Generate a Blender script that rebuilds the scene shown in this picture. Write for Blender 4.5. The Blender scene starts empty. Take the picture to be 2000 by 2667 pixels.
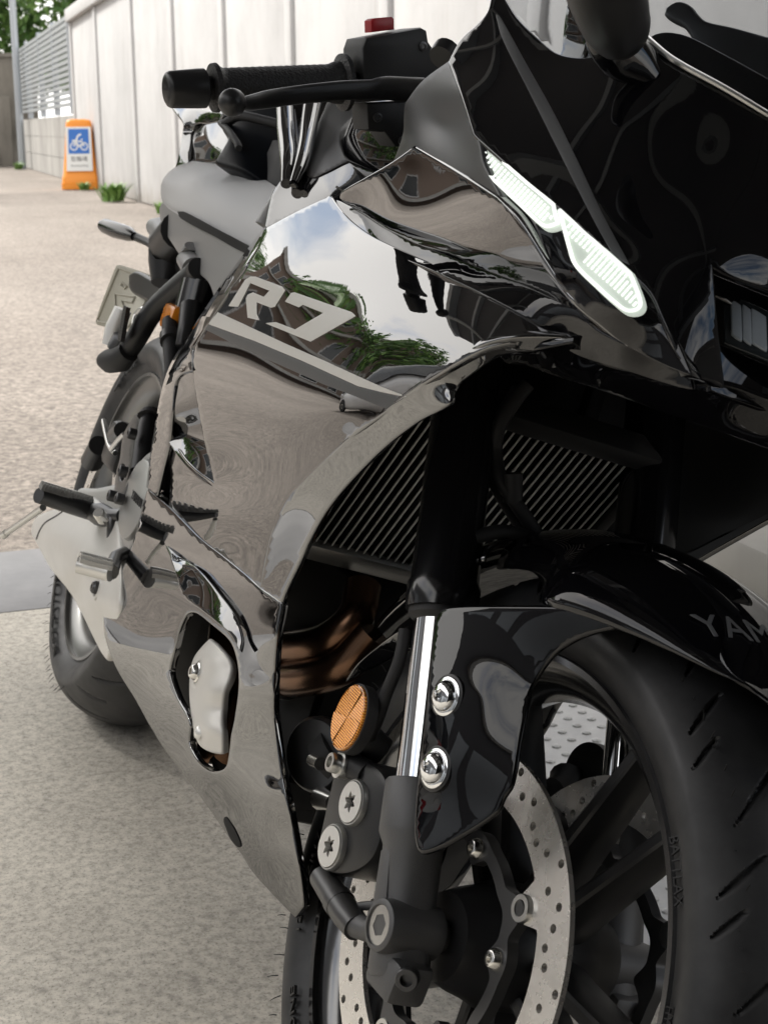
import bpy, bmesh, math, random
import numpy as np
from mathutils import Vector, Matrix
from mathutils.geometry import delaunay_2d_cdt
random.seed(7)
RNG = np.random.default_rng(7)
rad = math.radians
SC = bpy.context.scene
COL = SC.collection

# ------------------------------------------------------------------ camera
W, H = 2000.0, 2667.0                      # photograph size, the unit of the measured outlines below
CX, CY, CZ, YAW, PITCH, ROLL, FPX, LEAN, STEER = (2.439788, -0.367301, 0.908588, 2.806630, 0.235912, -0.010793, 4188.262, 0.340077, 0.127893)
CAM = np.array([CX, CY, CZ])
FW = np.array([math.cos(YAW)*math.cos(PITCH), math.sin(YAW)*math.cos(PITCH), -math.sin(PITCH)])
_R0 = np.array([math.sin(YAW), -math.cos(YAW), 0.0])
_U0 = np.cross(_R0, FW)
RT = math.cos(ROLL)*_R0 + math.sin(ROLL)*_U0
UP = -math.sin(ROLL)*_R0 + math.cos(ROLL)*_U0
cam_d = bpy.data.cameras.new("camera")
cam = bpy.data.objects.new("camera", cam_d)
COL.objects.link(cam)
cam.matrix_world = Matrix(((RT[0], UP[0], -FW[0], CX), (RT[1], UP[1], -FW[1], CY), (RT[2], UP[2], -FW[2], CZ), (0, 0, 0, 1)))
cam_d.sensor_fit = 'HORIZONTAL'
cam_d.sensor_width = 36.0
cam_d.lens = FPX/W*36.0
cam_d.clip_start = 0.02
cam_d.clip_end = 2000.0
cam_d.dof.use_dof = True
cam_d.dof.focus_distance = 1.35
cam_d.dof.aperture_fstop = 30.0
SC.camera = cam

# ------------------------------------------------------------------ sky, sun, exposure
SUN_EL, SUN_AZ = rad(46), rad(218)          # azimuth measured from +X towards +Y: behind and to the bike's right
world = bpy.data.worlds.new("World")
SC.world = world
world.use_nodes = True
wn, wl = world.node_tree.nodes, world.node_tree.links
for n in list(wn):
    wn.remove(n)
wout = wn.new("ShaderNodeOutputWorld")
bg = wn.new("ShaderNodeBackground")
sky = wn.new("ShaderNodeTexSky")
sky.sky_type = 'NISHITA'
sky.sun_disc = False
sky.sun_elevation = SUN_EL
sky.sun_rotation = math.pi/2 - SUN_AZ
sky.air_density = 1.0
sky.dust_density = 2.0
sky.ozone_density = 1.0
tc = wn.new("ShaderNodeTexCoord")
mp = wn.new("ShaderNodeMapping")
mp.inputs['Scale'].default_value = (1.0, 1.0, 2.6)
cl = wn.new("ShaderNodeTexNoise")
cl.inputs['Scale'].default_value = 2.3
cl.inputs['Detail'].default_value = 7.0
cl.inputs['Roughness'].default_value = 0.58
cr = wn.new("ShaderNodeValToRGB")
cr.color_ramp.elements[0].position = 0.31
cr.color_ramp.elements[1].position = 0.53
mix = wn.new("ShaderNodeMixRGB")
mix.inputs['Color2'].default_value = (11.2, 10.9, 10.5, 1)      # bright cloud, in the sky node's own units
wl.new(tc.outputs['Generated'], mp.inputs['Vector'])
wl.new(mp.outputs['Vector'], cl.inputs['Vector'])
wl.new(cl.outputs['Fac'], cr.inputs['Fac'])
wl.new(cr.outputs['Color'], mix.inputs['Fac'])
wl.new(sky.outputs['Color'], mix.inputs['Color1'])
wl.new(mix.outputs['Color'], bg.inputs['Color'])
bg.inputs['Strength'].default_value = 0.10
wl.new(bg.outputs['Background'], wout.inputs['Surface'])

sun_d = bpy.data.lights.new("sun", 'SUN')
sun_d.energy = 2.4
sun_d.angle = rad(10)
sun_d.color = (1.0, 0.965, 0.91)
sun = bpy.data.objects.new("sun", sun_d)
COL.objects.link(sun)
_s = Vector((math.cos(SUN_EL)*math.cos(SUN_AZ), math.cos(SUN_EL)*math.sin(SUN_AZ), math.sin(SUN_EL)))
sun.rotation_euler = _s.to_track_quat('Z', 'Y').to_euler()
SC.view_settings.view_transform = 'Standard'
SC.view_settings.look = 'None'
SC.view_settings.exposure = 1.05
SC.view_settings.gamma = 1.0
SC.cycles.max_bounces = 10
SC.cycles.glossy_bounces = 6
SC.cycles.transmission_bounces = 8
SC.cycles.transparent_max_bounces = 10

# ------------------------------------------------------------------ material helpers
MATS = {}
def mat(name, col, rough=0.5, metal=0.0, ior=1.5, coat=0.0, trans=0.0, emit=None, estr=0.0, spec=None):
    m = bpy.data.materials.new(name)
    m.use_nodes = True
    b = m.node_tree.nodes['Principled BSDF']
    b.inputs['Base Color'].default_value = (col[0], col[1], col[2], 1)
    b.inputs['Roughness'].default_value = rough
    b.inputs['Metallic'].default_value = metal
    b.inputs['IOR'].default_value = ior
    b.inputs['Coat Weight'].default_value = coat
    b.inputs['Coat Roughness'].default_value = 0.03
    b.inputs['Transmission Weight'].default_value = trans
    if spec is not None:
        b.inputs['Specular IOR Level'].default_value = spec
    if emit:
        b.inputs['Emission Color'].default_value = (emit[0], emit[1], emit[2], 1)
        b.inputs['Emission Strength'].default_value = estr
    MATS[name] = m
    return m
def nd(m, t, **inp):
    n = m.node_tree.nodes.new(t)
    for k, v in inp.items():
        n.inputs[k.replace('_', ' ')].default_value = v
    return n
def lk(m, a, b):
    m.node_tree.links.new(a, b)
def pb(m):
    return m.node_tree.nodes['Principled BSDF']
def ramp(m, fac, stops):
    r = nd(m, 'ShaderNodeValToRGB')
    e = r.color_ramp.elements
    while len(e) < len(stops):
        e.new(0.5)
    for i, (p, c) in enumerate(stops):
        e[i].position = p
        e[i].color = (c[0], c[1], c[2], 1) if hasattr(c, '__len__') else (c, c, c, 1)
    lk(m, fac, r.inputs['Fac'])
    return r.outputs['Color']
def coords(m, scale=(1, 1, 1), kind='Object'):
    t = nd(m, 'ShaderNodeTexCoord')
    p = nd(m, 'ShaderNodeMapping')
    p.inputs['Scale'].default_value = scale
    lk(m, t.outputs[kind], p.inputs['Vector'])
    return p.outputs['Vector']
def noise(m, vec, scale, detail=4, rough=0.55):
    n = nd(m, 'ShaderNodeTexNoise', Scale=scale, Detail=detail, Roughness=rough)
    lk(m, vec, n.inputs['Vector'])
    return n.outputs['Fac']
def mixc(m, fac, a, b, mode='MIX'):
    n = nd(m, 'ShaderNodeMixRGB')
    n.blend_type = mode
    for i, v in ((0, fac), (1, a), (2, b)):
        if hasattr(v, 'is_linked') or hasattr(v, 'links'):
            lk(m, v, n.inputs[i])
        elif i == 0:
            n.inputs[0].default_value = v
        else:
            n.inputs[i].default_value = (v[0], v[1], v[2], 1) if hasattr(v, '__len__') else (v, v, v, 1)
    return n.outputs['Color']
def bump(m, hgt, strength=0.3, dist=0.001):
    b = nd(m, 'ShaderNodeBump', Strength=strength, Distance=dist)
    lk(m, hgt, b.inputs['Height'])
    lk(m, b.outputs['Normal'], pb(m).inputs['Normal'])

# ------------------------------------------------------------------ mesh helpers
def rx(a):
    return np.array([[1, 0, 0], [0, math.cos(a), -math.sin(a)], [0, math.sin(a), math.cos(a)]])
def axrot(k, a):
    k = np.asarray(k, float); k = k/np.linalg.norm(k)
    K = np.array([[0, -k[2], k[1]], [k[2], 0, -k[0]], [-k[1], k[0], 0]])
    return np.eye(3) + math.sin(a)*K + (1-math.cos(a))*K@K
RAKE = rad(23.7)
STEER_AX = np.array([-math.sin(RAKE), 0, math.cos(RAKE)])
STEER_P = np.array([1.485, 0, 0])
LB = rx(-LEAN)                    # bike frame -> world
SF = axrot(STEER_AX, STEER)       # steered front end -> bike frame
def f2b(P):
    return (np.asarray(P, float)-STEER_P)@SF.T + STEER_P
def rays(px, py, frame='b'):
    px, py = np.asarray(px, float), np.asarray(py, float)
    d = FW + np.multiply.outer((px-W/2)/FPX, RT) - np.multiply.outer((py-H/2)/FPX, UP)
    if frame == 'w':
        return CAM, d
    o, d = LB.T@CAM, d@LB
    if frame == 'f':
        o, d = SF.T@(o-STEER_P)+STEER_P, d@SF
    return o, d
def at(px, py, frame='b', **k):
    o, d = rays(px, py, frame)
    (a, v), = k.items()
    i = 'xyz'.index(a)
    return o + (v-o[i])/d[i]*d

def new_obj(name, verts, faces, material, parent=None, smooth=True, sharp=38, frame='b'):
    V = np.asarray(verts, float)
    if frame == 'f':
        V = f2b(V)
    me = bpy.data.meshes.new(name)
    me.from_pydata(V.tolist(), [], [list(map(int, f)) for f in faces])
    me.validate()
    if material is not None:
        for mm in (material if isinstance(material, (list, tuple)) else [material]):
            me.materials.append(MATS[mm])
    if smooth:
        me.polygons.foreach_set('use_smooth', [True]*len(me.polygons))
        me.set_sharp_from_angle(angle=rad(sharp))
    me.update()
    o = bpy.data.objects.new(name, me)
    COL.objects.link(o)
    if parent is not None:
        o.parent = parent
    return o
def tag(o, label=None, cat=None, group=None, kind=None):
    if label: o['label'] = label
    if cat: o['category'] = cat
    if group: o['group'] = group
    if kind: o['kind'] = kind
    return o
def empty(name, loc=(0, 0, 0), rot=(0, 0, 0)):
    o = bpy.data.objects.new(name, None)
    o.empty_display_size = 0.1
    o.location = loc; o.rotation_euler = rot
    COL.objects.link(o)
    return o

class MB:
    """collects shapes of ONE part"""
    def __init__(s):
        s.v, s.f = [], []
    def add(s, V, F):
        b = len(s.v)
        s.v += [tuple(map(float, p)) for p in V]
        s.f += [[b+i for i in f] for f in F]
        return s
    def box(s, lo, hi, M=None, bev=0.0):
        lo, hi = np.array(lo, float), np.array(hi, float)
        bm = bmesh.new()
        bmesh.ops.create_cube(bm, size=1)
        for v in bm.verts:
            v.co = Vector(((lo+hi)/2 + np.array(v.co)*(hi-lo)))
        if bev > 0:
            bmesh.ops.bevel(bm, geom=bm.edges[:]+bm.verts[:], offset=bev, segments=2, profile=0.5, affect='EDGES', clamp_overlap=True)
        return s.bm(bm, M)
    def bm(s, bm, M=None):
        bm.verts.ensure_lookup_table()
        for i, v in enumerate(bm.verts): v.index = i
        V = np.array([v.co[:] for v in bm.verts])
        if M is not None:
            V = V@M[0].T + M[1]
        s.add(V, [[v.index for v in f.verts] for f in bm.faces])
        bm.free()
        return s
    def tube(s, pts, r, n=14, cap=True):
        P = np.array(pts, float)
        r = np.full(len(P), r) if np.isscalar(r) else np.array(r, float)
        T = np.gradient(P, axis=0)
        T /= np.linalg.norm(T, axis=1)[:, None] + 1e-12
        u = np.cross(T[0], [0, 0, 1.0])
        if np.linalg.norm(u) < 1e-3: u = np.cross(T[0], [0, 1.0, 0])
        V = []
        for i in range(len(P)):
            u = u - T[i]*(u@T[i]); u /= np.linalg.norm(u)
            w = np.cross(T[i], u)
            for k in range(n):
                a = 2*math.pi*k/n
                V.append(P[i] + r[i]*(math.cos(a)*u + math.sin(a)*w))
        F = [[i*n+k, i*n+(k+1) % n, (i+1)*n+(k+1) % n, (i+1)*n+k] for i in range(len(P)-1) for k in range(n)]
        if cap:
            F += [list(range(n))[::-1], [(len(P)-1)*n+k for k in range(n)]]
        return s.add(V, F)
    def lathe(s, prof, o, axis, n=40, a0=0.0, a1=2*math.pi, cap=True):
        """prof: (distance along axis, radius)"""
        o, z = np.array(o, float), np.array(axis, float)
        z = z/np.linalg.norm(z)
        u = np.cross(z, [0, 0, 1.0])
        if np.linalg.norm(u) < 1e-3: u = np.array([1.0, 0, 0])
        u /= np.linalg.norm(u); w = np.cross(z, u)
        full = abs(a1-a0-2*math.pi) < 1e-6
        m = n if full else n+1
        V = []
        for h, r in prof:
            for k in range(m):
                a = a0 + (a1-a0)*k/n
                V.append(o + z*h + r*(math.cos(a)*u + math.sin(a)*w))
        F = []
        for i in range(len(prof)-1):
            for k in range(n):
                k2 = (k+1) % m if full else k+1
                F.append([i*m+k, i*m+k2, (i+1)*m+k2, (i+1)*m+k])
        if cap and full:
            if prof[0][1] > 1e-6: F.append(list(range(m))[::-1])
            if prof[-1][1] > 1e-6: F.append([(len(prof)-1)*m+k for k in range(m)])
        return s.add(V, F)
    def prism(s, pts2, o, ex, ey, ez, h0, h1, bev=0.0):
        """2-D outline pts2 in the plane (ex, ey), extruded along ez from h0 to h1"""
        o, ex, ey, ez = (np.array(q, float) for q in (o, ex, ey, ez))
        P = np.array(pts2, float)
        n = len(P)
        bm = bmesh.new()
        lo = [bm.verts.new(Vector(o+ex*a+ey*b+ez*h0)) for a, b in P]
        hi = [bm.verts.new(Vector(o+ex*a+ey*b+ez*h1)) for a, b in P]
        bm.faces.new(lo[::-1]); top = bm.faces.new(hi)
        for i in range(n):
            bm.faces.new((lo[i], lo[(i+1) % n], hi[(i+1) % n], hi[i]))
        bmesh.ops.recalc_face_normals(bm, faces=bm.faces[:])
        if bev > 0:
            es = [e for e in bm.edges if e in set(top.edges)]
            bmesh.ops.bevel(bm, geom=es, offset=bev, segments=2, profile=0.5, affect='EDGES')
        bmesh.ops.triangulate(bm, faces=[f for f in bm.faces if len(f.verts) > 4])
        return s.bm(bm)
    def loft(s, rings, closed=True, cap=True):
        rings = [np.array(r, float) for r in rings]
        n = len(rings[0])
        V = np.concatenate(rings)
        F = []
        for i in range(len(rings)-1):
            for k in range(n if closed else n-1):
                F.append([i*n+k, i*n+(k+1) % n, (i+1)*n+(k+1) % n, (i+1)*n+k])
        if cap and closed:
            F += [list(range(n))[::-1], [(len(rings)-1)*n+k for k in range(n)]]
        return s.add(V, F)
    def build(s, name, material, parent=None, smooth=True, sharp=38, frame='b', fix=True):
        o = new_obj(name, s.v, s.f, material, parent, False, sharp, frame)
        if fix:
            bm = bmesh.new(); bm.from_mesh(o.data)
            bmesh.ops.recalc_face_normals(bm, faces=bm.faces[:])
            bm.to_mesh(o.data); bm.free()
        if smooth:
            me = o.data
            me.polygons.foreach_set('use_smooth', [True]*len(me.polygons))
            me.set_sharp_from_angle(angle=rad(sharp))
        return o

def crom(P, closed=True, step=10.0):
    """smooth resampled outline; a third entry 'c' marks a corner (left sharp)"""
    pts = [np.array(p[:2], float) for p in P]
    cor = [len(p) > 2 for p in P]
    n = len(pts)
    out = []
    for i in range(n if closed else n-1):
        p1, p2 = pts[i], pts[(i+1) % n]
        p0 = pts[(i-1) % n] if (closed or i > 0) else p1
        p3 = pts[(i+2) % n] if (closed or i+2 < n) else p2
        L = np.linalg.norm(p2-p1)
        if L < 1e-6: continue
        m1 = np.zeros(2); m2 = np.zeros(2)
        t1 = (p2-p0); t2 = (p3-p1)
        m1 = (p2-p1) if cor[i] or np.linalg.norm(t1) < 1e-6 else t1/np.linalg.norm(t1)*L
        m2 = (p2-p1) if cor[(i+1) % n] or np.linalg.norm(t2) < 1e-6 else t2/np.linalg.norm(t2)*L
        k = max(1, int(round(L/step)))
        for j in range(k):
            t = j/k
            h = (2*t**3-3*t**2+1, t**3-2*t**2+t, -2*t**3+3*t**2, t**3-t**2)
            out.append(h[0]*p1+h[1]*m1+h[2]*p2+h[3]*m2)
    if not closed: out.append(pts[-1])
    return np.array(out)
def inside(P, poly):
    x, y = P[:, 0], P[:, 1]
    r = np.zeros(len(P), bool)
    a = poly; b = np.roll(poly, -1, 0)
    for (x1, y1), (x2, y2) in zip(a, b):
        if y1 == y2: continue
        c = ((y1 > y) != (y2 > y)) & (x < (x2-x1)*(y-y1)/(y2-y1)+x1)
        r ^= c
    return r
def seg_dist(P, poly):
    a = poly; b = np.roll(poly, -1, 0)
    best = np.full(len(P), 1e9)
    for p, q in zip(a, b):
        d = q-p; L = d@d
        if L < 1e-9: continue
        t = np.clip(((P-p)@d)/L, 0, 1)
        best = np.minimum(best, np.hypot(*(P-p-t[:, None]*d).T))
    return best
class Surf:
    flare = 0.0
    """smooth surface: thin-plate spline of inverse distance through measured points (u, v, lateral offset)"""
    def __init__(s, ctrl, frame='b', reg=0.0):
        s.frame = frame
        P, val = [], []
        for c in ctrl:
            if len(c) == 3: ax, v = 'y', c[2]
            else: ax, v = c[2], c[3]
            o, d = rays(c[0], c[1], frame)
            i = 'xyz'.index(ax)
            t = (v-o[i])/d[i]
            if Surf.flare and ax == 'y':            # body flare: the flanks lean out towards the shoulder line
                z = (o+t*d)[2]
                v -= Surf.flare*(min(max(z, .36), .76)-.60)*min(max((abs(v)-.08)/.08, 0), 1)
                t = (v-o[i])/d[i]
            P.append(c[:2]); val.append(1/t)
        s.P = np.array(P, float)/1000; n = len(P)
        K = s.k(s.P, s.P) + reg*np.eye(n)
        Q = np.c_[np.ones(n), s.P]
        A = np.block([[K, Q], [Q.T, np.zeros((3, 3))]])
        s.w = np.linalg.solve(A, np.r_[val, 0, 0, 0])
    @staticmethod
    def k(a, b):
        r2 = ((a[:, None]-b[None])**2).sum(-1)
        return r2*np.log(r2+1e-12)*0.5
    def pt(s, uv):
        uv = np.atleast_2d(np.asarray(uv, float))
        q = uv/1000
        inv = s.k(q, s.P)@s.w[:-3] + np.c_[np.ones(len(q)), q]@s.w[-3:]
        o, d = rays(uv[:, 0], uv[:, 1], s.frame)
        return o + d/inv[:, None]
def panel_mesh(outline, surf, th=0.004, r=0.0015, step=14, holes=(), off=0.0, smooth=True):
    loops = [crom(outline, True, step*0.7)] + [crom(h, True, step*0.6) for h in holes]
    lo, hi = loops[0].min(0), loops[0].max(0)
    gx = np.arange(lo[0], hi[0], step)
    G = []
    for j, y in enumerate(np.arange(lo[1], hi[1], step*0.866)):
        for x in gx: G.append((x+(j % 2)*step/2, y))
    G = np.array(G) if G else np.zeros((0, 2))
    if len(G):
        m = inside(G, loops[0]) & (seg_dist(G, loops[0]) > step*0.45)
        for h in loops[1:]: m &= ~inside(G, h) & (seg_dist(G, h) > step*0.45)
        G = G[m]
    pts, edges = [], []
    for L in loops:
        b = len(pts); pts += [tuple(p) for p in L]
        edges += [(b+i, b+(i+1) % len(L)) for i in range(len(L))]
    pts += [tuple(p) for p in G]
    V2, _, F, *_ = delaunay_2d_cdt([Vector(p) for p in pts], edges, [], 0, 1e-5)
    V2 = np.array([v[:] for v in V2]); F = np.array([list(f) for f in F])
    c = V2[F].mean(1)
    keep = inside(c, loops[0])
    for h in loops[1:]: keep &= ~inside(c, h)
    a = V2[F]; area = np.abs(np.cross(a[:, 1]-a[:, 0], a[:, 2]-a[:, 0]))
    F = F[keep & (area > 1e-4)]
    used = np.unique(F); remap = -np.ones(len(V2), int); remap[used] = np.arange(len(used))
    V2 = V2[used]; F = remap[F]
    V = surf.pt(V2)
    o, _ = rays(0, 0, surf.frame)
    fn = np.cross(V[F[:, 1]]-V[F[:, 0]], V[F[:, 2]]-V[F[:, 0]])
    flip = ((o-V[F].mean(1))*fn).sum(1) < 0
    F[flip] = F[flip][:, ::-1]; fn[flip] *= -1
    N = np.zeros_like(V)
    for k in range(3): np.add.at(N, F[:, k], fn)
    N /= np.linalg.norm(N, axis=1)[:, None]+1e-15
    V = V + N*off
    # rounded rim
    cnt = {}
    for t in F:
        for k in range(3):
            e = (t[k], t[(k+1) % 3]); cnt[e] = 1
    B = [e for e in cnt if (e[1], e[0]) not in cnt]
    O = np.zeros_like(V)
    for a, b in B:
        d = V[b]-V[a]
        for i in (a, b):
            x = np.cross(d, N[i]); O[i] += x/(np.linalg.norm(x)+1e-12)
    bv = sorted({i for e in B for i in e})
    O[bv] /= np.linalg.norm(O[bv], axis=1)[:, None]+1e-12
    verts = [V]; faces = [list(t) for t in F]; nv = len(V)
    idx = {i: i for i in bv}
    prev = dict(idx)
    for ang in (30, 60, 90, None):
        if ang is None: Q = V[bv]+O[bv]*r*0.8-N[bv]*th
        else: Q = V[bv]+O[bv]*r*math.sin(rad(ang))-N[bv]*r*(1-math.cos(rad(ang)))
        cur = {i: nv+k for k, i in enumerate(bv)}
        nv += len(bv); verts.append(Q)
        for a, b in B: faces.append([prev[b], prev[a], cur[a], cur[b]])
        prev = cur
    nb = len(faces)
    verts.append(V-N*th); faces += [[i+nv for i in t[::-1]] for t in F]      # back face
    return np.concatenate(verts), faces, nb
def panel(name, outline, surf, material, parent, mirror=False, back='matte_black', mfun=None, **k):
    V, F, nb = panel_mesh(outline, surf, **k)
    if surf.frame == 'f': V = f2b(V)
    mats = [material, back]
    def fin(o):
        o.data.polygons.foreach_set('material_index', [0 if i < nb else 1 for i in range(len(F))])
        return o
    o = fin(new_obj(name, V, F, mats, parent))
    if mirror:
        M = V*np.array([1, -1, 1])
        if mfun is not None: M = mfun(M)
        fin(new_obj(name, M, [f[::-1] for f in F], mats, parent if mirror is True else mirror))
    return o
def ring_pts(o, e1, e2, a, b, n=24, pw=2.0):
    """superellipse ring"""
    out = []
    for k in range(n):
        t = 2*math.pi*k/n
        c, s_ = math.cos(t), math.sin(t)
        out.append(np.array(o)+np.array(e1)*a*math.copysign(abs(c)**(2/pw), c)+np.array(e2)*b*math.copysign(abs(s_)**(2/pw), s_))
    return out
def text_geo(body, size=1.0, depth=0.001, align='LEFT', font=None, spacing=1.0):
    cu = bpy.data.curves.new('t', 'FONT')
    cu.body = body; cu.size = size; cu.extrude = depth; cu.align_x = align; cu.space_character = spacing
    cu.resolution_u = 3
    o = bpy.data.objects.new('t', cu)
    me = bpy.data.meshes.new_from_object(o)
    V = np.array([v.co[:] for v in me.vertices]); F = [list(p.vertices) for p in me.polygons]
    bpy.data.objects.remove(o); bpy.data.curves.remove(cu); bpy.data.meshes.remove(me)
    return V, F

# ------------------------------------------------------------------ materials
def gloss(name, base, ior=2.3, rough=0.02):
    m = mat(name, base, rough, 0.0, ior=ior)
    return m
gloss('gloss_black', (0.004, 0.004, 0.005), 2.75, 0.012)
gloss('gloss_cowl', (0.004, 0.004, 0.005), 1.5, 0.015)
mat('gloss_rim', (0.012, 0.012, 0.013), 0.16, ior=2.3)
mat('tank_black', (0.008, 0.008, 0.009), 0.24, ior=1.22)
mat('reflection_grey', (0.03, 0.028, 0.026), 0.34, ior=1.25)  # grey of the reflection painted on the tank side
mat('glint_grey', (0.36, 0.40, 0.44), 0.12, 0.1)
for nm_ in ('gloss_black', 'gloss_cowl'):
    m = MATS[nm_]
    v = coords(m)
    lk(m, ramp(m, noise(m, v, 26, 6, 0.7), [(0.40, 0.010), (0.62, 0.016), (0.80, 0.060)]), pb(m).inputs['Roughness'])
    bump(m, noise(m, v, 150, 2, 0.5), 0.016, 0.0006)
m = mat('grip_rubber', (0.014, 0.014, 0.015), 0.55)
vo = nd(m, 'ShaderNodeTexVoronoi', Scale=420.0)
lk(m, coords(m), vo.inputs['Vector'])
bump(m, vo.outputs['Distance'], 0.6, 0.001)
mat('satin_black', (0.012, 0.012, 0.013), 0.38)
mat('matte_black', (0.018, 0.018, 0.019), 0.6)
mat('matte_grey_panel', (0.045, 0.046, 0.048), 0.42, ior=1.6)
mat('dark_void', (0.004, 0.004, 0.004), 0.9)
mat('chrome', (0.82, 0.83, 0.84), 0.06, 1.0)
mat('steel', (0.62, 0.62, 0.6), 0.28, 1.0)
mat('bolt_steel', (0.78, 0.77, 0.74), 0.22, 1.0)
mat('white_metal', (0.86, 0.85, 0.82), 0.38, 0.6)
mat('gunmetal', (0.10, 0.10, 0.102), 0.36, 0.75)
mat('fork_black', (0.008, 0.008, 0.009), 0.16, ior=1.6)
mat('cast_silver', (0.46, 0.46, 0.45), 0.42, 0.85)
mat('alu', (0.72, 0.72, 0.7), 0.3, 1.0)
mat('radiator_tube', (0.74, 0.74, 0.71), 0.5, 0.1)
mat('decal_mid', (0.12, 0.122, 0.125), 0.45)
mat('fin_grey', (0.05, 0.052, 0.054), 0.6)
mat('header_pipe', (0.15, 0.085, 0.052), 0.26, 0.95)
mat('rubber_grey', (0.10, 0.10, 0.10), 0.6)
mat('wheel_grey', (0.26, 0.26, 0.255), 0.32, 0.8)
mat('pillion_vinyl', (0.004, 0.005, 0.007), 0.3, ior=1.15)
mat('decal_grey', (0.66, 0.645, 0.61), 0.45)
mat('decal_dark', (0.07, 0.072, 0.075), 0.45)
mat('red_plastic', (0.42, 0.012, 0.02), 0.35)
mat('lamp_red', (0.45, 0.005, 0.008), 0.12, coat=0.6)
mat('white_paint', (0.75, 0.75, 0.73), 0.4)
mat('glass_dark', (0.02, 0.025, 0.028), 0.03, ior=1.6)
mat('lens_clear', (0.85, 0.87, 0.9), 0.02, trans=1.0, ior=1.45)
mat('drl', (0.5, 0.55, 0.5), 0.25, emit=(0.96, 1.0, 0.93), estr=0.50)
mat('drl_dim', (0.30, 0.34, 0.30), 0.15, emit=(0.88, 0.97, 0.86), estr=0.24)
mat('orange_lamp', (0.85, 0.28, 0.02), 0.2, ior=1.5, trans=0.15)
mat('silver_lens', (0.75, 0.76, 0.78), 0.1, 0.9)
mat('plate', (0.42, 0.40, 0.33), 0.45, 0.3)
mat('pole_metal', (0.42, 0.45, 0.48), 0.45, 0.6)
mat('louver', (0.36, 0.38, 0.39), 0.5, 0.2)
mat('sign_blue', (0.03, 0.15, 0.50), 0.5)
mat('sign_white', (0.78, 0.78, 0.76), 0.5)
mat('sign_orange', (0.80, 0.27, 0.02), 0.45)
mat('sign_ink', (0.08, 0.08, 0.08), 0.6)
mat('leaf', (0.075, 0.16, 0.035), 0.55)
mat('leaf_light', (0.15, 0.27, 0.06), 0.5)
mat('bark', (0.12, 0.09, 0.07), 0.85)
mat('brown_wall', (0.20, 0.15, 0.12), 0.8)
mat('interior_wall', (0.10, 0.10, 0.105), 0.8)
mat('car_white', (0.80, 0.80, 0.80), 0.15, coat=1.0)
mat('rubber_plain', (0.015, 0.015, 0.016), 0.6)
mat('skin', (0.45, 0.27, 0.19), 0.5)
mat('cloth_black', (0.012, 0.012, 0.014), 0.85)
mat('cloth_grey', (0.10, 0.11, 0.13), 0.85)
mat('hair', (0.01, 0.008, 0.007), 0.5)

# silver paint of the muffler and shields
m = mat('silver_paint', (0.60, 0.585, 0.55), 0.50, 0.35)
v = coords(m)
lk(m, ramp(m, noise(m, v, 9, 5), [(0.3, (0.70, 0.685, 0.65)), (0.75, (0.77, 0.755, 0.72))]), pb(m).inputs['Base Color'])
bump(m, noise(m, v, 900, 2), 0.06, 0.0005)
# brake disc: ground steel with fine rings
m = mat('disc_steel', (0.63, 0.60, 0.56), 0.3, 0.7)
v = coords(m)
n1 = noise(m, coords(m, (30, 1, 30)), 6, 5, 0.7)
lk(m, ramp(m, n1, [(0.25, (0.75, 0.72, 0.68)), (0.6, (0.81, 0.785, 0.745))]), pb(m).inputs['Base Color'])
lk(m, ramp(m, noise(m, v, 55, 4), [(0.3, 0.2), (0.7, 0.34)]), pb(m).inputs['Roughness'])
bump(m, noise(m, coords(m, (900, 40, 40)), 1, 3), 0.03, 0.0005)
# tyre rubber
m = mat('rubber', (0.016, 0.0165, 0.018), 0.46)
v = coords(m)
lk(m, ramp(m, noise(m, v, 34, 5, 0.65), [(0.3, (0.019, 0.0195, 0.021)), (0.75, (0.042, 0.042, 0.043))]), pb(m).inputs['Base Color'])
lk(m, ramp(m, noise(m, v, 16, 5), [(0.3, 0.36), (0.75, 0.6)]), pb(m).inputs['Roughness'])
bump(m, noise(m, v, 700, 3), 0.12, 0.0006)
# seat vinyl, matte grey with a fine grain
m = mat('seat_vinyl', (0.30, 0.30, 0.305), 0.52, ior=1.55)
pb(m).inputs['Sheen Weight'].default_value = 0.9
pb(m).inputs['Sheen Roughness'].default_value = 0.45
bump(m, noise(m, coords(m), 1300, 3, 0.6), 0.22, 0.0006)
m = mat('tail_plastic', (0.27, 0.27, 0.27), 0.42, ior=1.55)
bump(m, noise(m, coords(m), 1600, 2), 0.12, 0.0005)
# textured plastic near the bar and switch
m = mat('grain_black', (0.014, 0.014, 0.015), 0.48)
bump(m, noise(m, coords(m), 1400, 2), 0.2, 0.0005)
# fork leg casting (rough dark grey)
m = mat('cast_dark', (0.13, 0.13, 0.132), 0.5, 0.6)
bump(m, noise(m, coords(m), 1800, 2), 0.3, 0.0006)
# reflector
m = mat('reflector_orange', (0.95, 0.34, 0.02), 0.22, 0.45, ior=1.5, coat=1.0)
wv = nd(m, 'ShaderNodeTexWave', Scale=150.0, Distortion=0.0)
wv.bands_direction = 'Z'
lk(m, coords(m), wv.inputs['Vector'])
lk(m, ramp(m, wv.outputs['Fac'], [(0.2, (0.80, 0.22, 0.008)), (0.8, (1.0, 0.45, 0.06))]), pb(m).inputs['Base Color'])
bump(m, wv.outputs['Fac'], 0.5, 0.001)
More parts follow.
